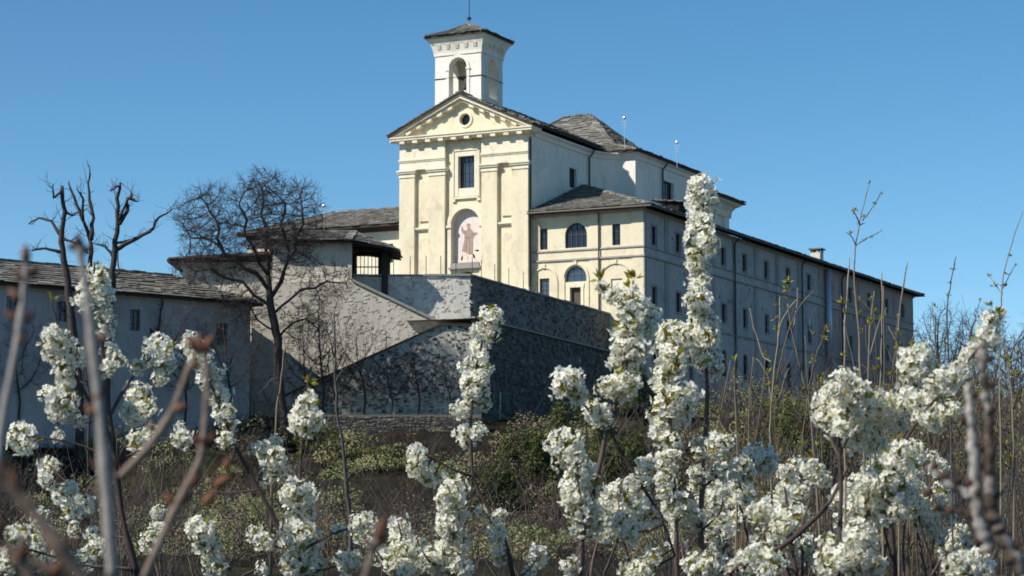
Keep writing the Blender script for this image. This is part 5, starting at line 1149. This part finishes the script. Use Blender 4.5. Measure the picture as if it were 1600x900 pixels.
shoot_bush('elder shrub whose tallest forked shoot stands against the sky above the convent', 6.6, 1350,
    [([(1352, 900), (1350, 700), (1345, 600), (1342, 520), (1335, 440), (1336, 390), (1346, 335), (1358, 285)], 3, .8), ([(1338, 384), (1330, 368), (1326, 366)], 1.2, .8), ([(1338, 382), (1356, 372), (1378, 360)], 1.3, .7), ([(1344, 352), (1336, 335), (1334, 330)], 1.4, .7), ([(1348, 345), (1362, 325), (1378, 300)], 1.4, .7), ([(1322, 900), (1320, 700), (1319, 560), (1322, 480), (1328, 402)], 2.6, 1.3), ([(1362, 900), (1360, 700), (1357, 600), (1359, 520), (1366, 455)], 2.4, 1.2), ([(1380, 900), (1377, 700), (1376, 600), (1378, 500), (1378, 426)], 2.3, 1.2), ([(1385, 800), (1382, 600), (1381, 447)], 1.8, 1), ([(1404, 900), (1404, 700), (1402, 610), (1405, 500), (1418, 410)], 2.4, 1.2), ([(1340, 600), (1332, 560), (1318, 500)], 1.3, .8), ([(1357, 560), (1372, 510), (1385, 480)], 1.2, .7), ([(1404, 600), (1412, 560), (1430, 520)], 1, .6)],
    [(1358, 287, 6), (1328, 366, 7), (1376, 303, 6), (1336, 332, 10), (1343, 352, 9), (1350, 340, 7), (1362, 372, 6), (1352, 376, 6), (1318, 476, 11), (1320, 490, 9), (1340, 472, 10), (1342, 490, 9), (1365, 490, 10), (1358, 505, 9), (1360, 470, 8), (1403, 522, 12), (1404, 540, 10), (1380, 496, 10), (1318, 555, 9), (1366, 320, 5), (1348, 520, 8)], 22)
shoot_bush('thin elder shrub with dark beaded shoots beside the right bare trees', 6.8, 1490,
    [([(1490, 900), (1486, 700), (1482, 560), (1480, 490), (1486, 440), (1494, 400)], 2.2, .9), ([(1484, 620), (1465, 560), (1462, 490)], 1.4, .8), ([(1486, 640), (1505, 560), (1532, 470)], 1.2, .7)],
    [(1488, 422, 6), (1484, 444, 6), (1482, 462, 7), (1462, 480, 8), (1465, 520, 8), (1478, 540, 8), (1532, 470, 5)], 23, 'bark', .3)
shoot_bush('thin elder shrub with a long shoot at the right picture edge', 6.4, 1580,
    [([(1566, 900), (1563, 700), (1562, 560), (1564, 480), (1572, 410), (1598, 330)], 2.2, .9), ([(1566, 460), (1552, 440), (1545, 428)], 1, .6), ([(1567, 450), (1580, 425), (1588, 412)], 1, .6), ([(1584, 900), (1584, 700), (1580, 610), (1572, 550)], 2.6, 1.2), ([(1584, 640), (1594, 600), (1604, 570)], 1.6, .8)],
    [(1577, 400, 6), (1572, 430, 7), (1568, 448, 8), (1545, 432, 7), (1553, 450, 8), (1588, 415, 5), (1575, 560, 11), (1590, 585, 10), (1572, 548, 9)], 24)
def fine_shoots(label, d, x0, x1, n, y0, y1, seed):
    rg = random.Random(seed); st = []; tf = []
    for i in range(n):
        x = rg.uniform(x0, x1); yt = rg.uniform(y0, y1); l = rg.uniform(-70, 70); pts = [(x - l, 900), (x - l * .6 + rg.uniform(-7, 7), 900 - (900 - yt) * .45), (x - l * .2 + rg.uniform(-7, 7), 900 - (900 - yt) * .75), (x, yt)]
        st.append((pts, rg.uniform(.9, 1.9), .6))
        for q in range(rg.randrange(1, 4)):
            p = spline(pts, 8); p = p[rg.randrange(10, len(p))]; tf.append((p.x, p.y, rg.uniform(6, 11)))
            if rg.random() < .6: st.append(([(p.x, p.y), (p.x + rg.uniform(-16, 16), p.y - 14), (p.x + rg.uniform(-26, 26), p.y - rg.uniform(25, 60))], 1.2, .7))
    shoot_bush(label, d, (x0 + x1) / 2, st, tf, seed, 'bark_tan' if seed % 2 else 'bark')
fine_shoots('elder shrub of many fine yellow-brown twigs below the wing middle', 7.8, 1140, 1260, 14, 520, 700, 81)
fine_shoots('elder shrub of many fine twigs crowding left of the tallest forked shoot', 7.6, 1260, 1345, 14, 500, 680, 82)
fine_shoots('elder shrub of many fine twigs under the convent end corner', 8.0, 1350, 1470, 18, 470, 660, 83)
fine_shoots('elder shrub of many fine twigs at right before the bare trees', 7.9, 1470, 1600, 14, 470, 680, 84)
# ------------------------------------------------------------------ bare brush behind the blossoms
def brush(label, px, d, seed, hpx, wpx, n, group):
    rg = random.Random(seed); k = d / FPX; foot = at(px, 900, d); foot = Vector((foot.x, foot.y, hgt(0, d))); t = empty('brush_shrub', foot, label, 'shrub', group); tw = MB()
    for i in range(n):
        x0 = px + rg.uniform(-.35, .35) * wpx; x1 = x0 + rg.uniform(-.8, .8) * wpx; yt = 900 - hpx * rg.uniform(.45, 1); v = []; a = foot + RT * (x0 - px) * k + F0 * rg.uniform(-.3, .3); b = at(x1, yt, d + rg.uniform(-.4, .4))
        for j in range(6): s_ = j / 5; v.append(a + (b - a) * s_ + (RT * rg.uniform(-1, 1) + F0 * rg.uniform(-1, 1)) * .06 * (0 if j == 0 else 1) * d / 12)
        r0 = rg.uniform(.7, 1.5) * k; m = MB(); m.tint = rg.uniform(.1, .7); m.tube(v, [r0, r0 * .9, r0 * .8, r0 * .65, r0 * .5, r0 * .3], 5, False); m.build('stem', M['bark_tan' if rg.random() < .25 else 'bark'], t, smooth=True)
        for q in range(16):
            j = rg.randrange(2, 5); p = v[j] + (v[j + 1] - v[j]) * rg.random(); dv = ((b - a).normalized() + RT * rg.uniform(-1.2, 1.2) + F0 * rg.uniform(-1, 1)).normalized(); L = rg.uniform(.08, .38) * hpx * k; tw.tint = rg.uniform(.1, .7); tw.tube([p, p + dv * L * .5 + UPZ * L * .08, p + dv * L + UPZ * L * .25], [r0 * .55, r0 * .42, r0 * .25], 3, False)
    tag(tw.build('twigs', M['bark'], t), kind='stuff')
for i, (px, d, hp, wp, n) in enumerate(((1080, 9.5, 250, 130, 12), (1150, 10.5, 290, 120, 13), (1220, 9, 300, 130, 14), (1290, 11, 320, 130, 14), (1400, 10, 330, 140, 16), (1460, 12, 340, 130, 16), (1520, 10, 330, 120, 16), (1580, 11.5, 340, 120, 16), (1480, 8.5, 260, 110, 14), (1020, 12, 230, 110, 10))):
    brush('leafless brown brush ' + ('below the tallest blossom column', 'under the small elder tufts left of the crossing stems', 'at the foot of the pale crossing elder stems', 'behind the thick dark slanting cherry branch', 'behind the densest blossom mass at right', 'between the densest blossoms and the knobbly stem', 'directly behind the knobbly blurred stem', 'in the lower right corner of the picture', 'nearest in front, just left of the knobbly stem', 'lowest and farthest, left of the tallest blossom column')[i], px, d, 300 + i, hp, wp, n, 'leafless brush at lower right')
for i, (px, d, hp, wp, n) in enumerate(((60, 11, 260, 120, 9), (180, 12, 250, 130, 9), (300, 11, 240, 130, 9), (420, 12, 220, 120, 8), (360, 13, 260, 120, 8))):
    brush('leafless brown brush ' + ('at the far left picture edge', 'behind the thick pale sapling stem', 'behind the forked sapling with rusty buds', 'left of the dense low blossoms, under the oak', 'behind the dark slanting cherry branch at left')[i], px, d, 340 + i, hp, wp, n, 'leafless brush at lower left')
for i, (px, d, hp, wp, n) in enumerate(((600, 14, 150, 120, 7), (760, 14, 160, 120, 7), (870, 13, 170, 120, 7))):
    brush('sparse leafless brush ' + ('behind the orange brown bud tip', 'under the slender centre cherry', 'left of the cherry before the sunlit wing')[i], px, d, 370 + i, hp, wp, n, 'leafless brush at lower centre')

# ------------------------------------------------------------------ near twigs, out of focus
def bud_mesh(m, p, v, L, R_):
    v = v.normalized(); m.tube([p, p + v * L * .25, p + v * L * .55, p + v * L * .85, p + v * L], [R_ * .65, R_, R_ * .85, R_ * .4, R_ * .05], 7)
def near_twig(label, d, stems, buds, seed, mat='bark_grey', tint=.6):
    d *= .82; stems = [(p, a * .78, b * .72) for p, a, b in stems]; buds = [(a, b, c, e, L_ * .72, R_ * .8, t_ * .75) for a, b, c, e, L_, R_, t_ in buds]; rg = random.Random(seed); k = d / FPX; x, y = stems[0][0][0]; a = at(x, y, d); foot = Vector((a.x, a.y, 0)) + RT * rg.uniform(-.1, .1)
    t = empty('ash_sapling', foot, label, 'sapling', 'budding saplings close to the viewer')
    low = MB(); low.tint = tint; low.tube([foot - UPZ * .1, foot + (a - foot) * .5 + RT * .01, a], [stems[0][1] * k * 1.3, stems[0][1] * k * 1.15, stems[0][1] * k], 9); low.build('trunk', M[mat], t, smooth=True)
    for pts, r0, r1 in stems:
        sp = spline(pts, 5); n = len(sp); m = MB(); m.tint = tint; v = []; r = []
        for j, p in enumerate(sp): s_ = j / (n - 1); v.append(at(p.x, p.y, d)); r.append((r0 + (r1 - r0) * s_) * k * (1.4 if j % 9 == 7 else 1.15 if j % 9 in (6, 8) else 1) * rg.uniform(.88, 1.12))
        m.tube(v, r, 9); m.build('stem', M[mat], t, smooth=True)
        for j in range(7, n - 2, 9):
            for sg in (-1, 1):
                if rg.random() < .75: b = MB(); b.tint = rg.uniform(.1, .6); bud_mesh(b, v[j] + RT * sg * r[j] * .7, RT * sg * .8 + UPC * rg.uniform(.6, 1.3), rg.uniform(16, 26) * k, rg.uniform(5, 7) * k); b.build('bud', M['bud'], t, smooth=True)
    for bx, by, dx, dy, L, R_, tn in buds:
        m = MB(); m.tint = tn; bud_mesh(m, at(bx, by, d), RT * dx - UPC * dy, L * k, R_ * k); m.build('bud', M['bud'], t, smooth=True)
near_twig('blurred twig with reddish buds at the left picture edge', 1.9, [([(-60, 905), (-12, 780), (5, 650), (30, 520), (38, 450), (41, 400)], 10, 6.5)], [(40, 410, 0, -1, 42, 11, .8), (36, 440, -.6, -1, 34, 9, .35), (44, 430, .8, -.5, 30, 11, .15), (30, 470, -.8, -1, 36, 9, .8), (30, 540, .3, -1, 42, 9, .8), (-8, 620, -.5, -1, 30, 8, .6)], 1)
near_twig('thick pale grey sapling stem with dark terminal bud at left', 1.8, [([(176, 905), (168, 780), (158, 660), (148, 560), (134, 450), (124, 385)], 13, 8)], [(123, 390, -.05, -1, 36, 12, .12), (118, 388, -.9, -.3, 20, 9, .1), (132, 392, .9, -.4, 22, 9, .15), (150, 625, .5, -1, 36, 11, .85), (150, 650, -.7, -.8, 34, 10, .75), (158, 690, .6, -1, 30, 10, .6)], 2)
near_twig('blurred brown sapling forking upward with paired rusty buds', 2.1, [([(225, 905), (262, 820), (300, 745), (316, 705), (322, 640), (324, 585), (318, 545)], 8.5, 6), ([(188, 745), (235, 695), (270, 640), (292, 585), (312, 545)], 8, 6)], [(318, 550, -.3, -1, 46, 10, .7), (320, 548, .5, -1, 40, 10, .85), (308, 548, -.5, -.8, 40, 10, .5), (272, 640, 1, -.3, 34, 10, .75), (318, 700, .15, -1, 40, 12, .15), (300, 760, .4, -.9, 46, 10, .6), (335, 760, .8, -.5, 52, 10, .75), (352, 735, .3, -1, 34, 9, .7), (318, 790, .7, -.9, 46, 10, .8)], 3, 'bark_redbrown', .65)
near_twig('very blurred brown stem slanting across the lower left corner', 1.3, [([(150, 930), (110, 880), (60, 810), (0, 745), (-60, 690)], 17, 13)], [(30, 770, -.4, -1, 60, 13, .6)], 4, 'bark_redbrown', .5)
near_twig('blurred reddish brown twig cluster in the bottom left corner', 1.6, [([(60, 930), (40, 890), (10, 850), (-20, 800)], 11, 9), ([(40, 890), (60, 880), (90, 905)], 9, 8)], [(0, 840, -.1, -1, 60, 15, .65), (30, 880, .3, -1, 60, 15, .3), (80, 900, .8, -1, 50, 13, .7)], 5, 'bark_redbrown', .35)
near_twig('single blurred twig with an orange brown bud tip at bottom centre', 1.9, [([(566, 920), (580, 870), (592, 838)], 8, 8)], [(590, 845, .28, -1, 58, 11, .75)], 6, 'bark_redbrown', .6)
def knobby(label, d, stems, seed):
    rg = random.Random(seed); k = d / FPX; x, y = stems[0][0][0]; a = at(x, y, d); foot = Vector((a.x, a.y, 0)); t = empty('knobbly_sapling', foot, label, 'sapling')
    m = MB(); m.tint = .25; m.tube([foot - UPZ * .1, foot + (a - foot) * .5, a], [22 * k, 19 * k, stems[0][1] * k], 9); m.build('trunk', M['bark_grey'], t, smooth=True)
    for pts, r0, r1 in stems:
        sp = spline(pts, 14); n = len(sp); m = MB(); m.tint = rg.uniform(.3, .6); v = []; r = []
        for j, p in enumerate(sp): s_ = j / (n - 1); v.append(at(p.x + rg.uniform(-2.5, 2.5), p.y, d)); r.append((r0 + (r1 - r0) * s_) * k * (.8 + .14 * math.sin(j * .7 + math.sin(j * .31) * 3) + rg.uniform(-.1, .14)))
        m.tube(v, r, 9); m.build('stem', M['bark_patchy'], t, smooth=True)
        for j in range(4, n, 9):
            b = MB(); b.tint = rg.uniform(.0, .5); s_ = rg.choice((-1, 1)); bud_mesh(b, v[j] + RT * s_ * r[j] * .6, RT * s_ + UPC * .5, 14 * k, 7 * k); b.build('spur', M['bud'], t, smooth=True)
knobby('thick knobbly grey stem, blurred, rising at the right edge', 2.2, [([(1604, 905), (1572, 850), (1548, 790), (1546, 720), (1545, 650), (1538, 590), (1534, 535)], 15, 8), ([(1545, 860), (1526, 800), (1522, 720), (1516, 650), (1512, 600)], 12, 7), ([(1522, 780), (1500, 765), (1475, 750), (1450, 728)], 7, 4), ([(1540, 840), (1505, 800), (1478, 800), (1455, 770)], 4, 2)], 7)
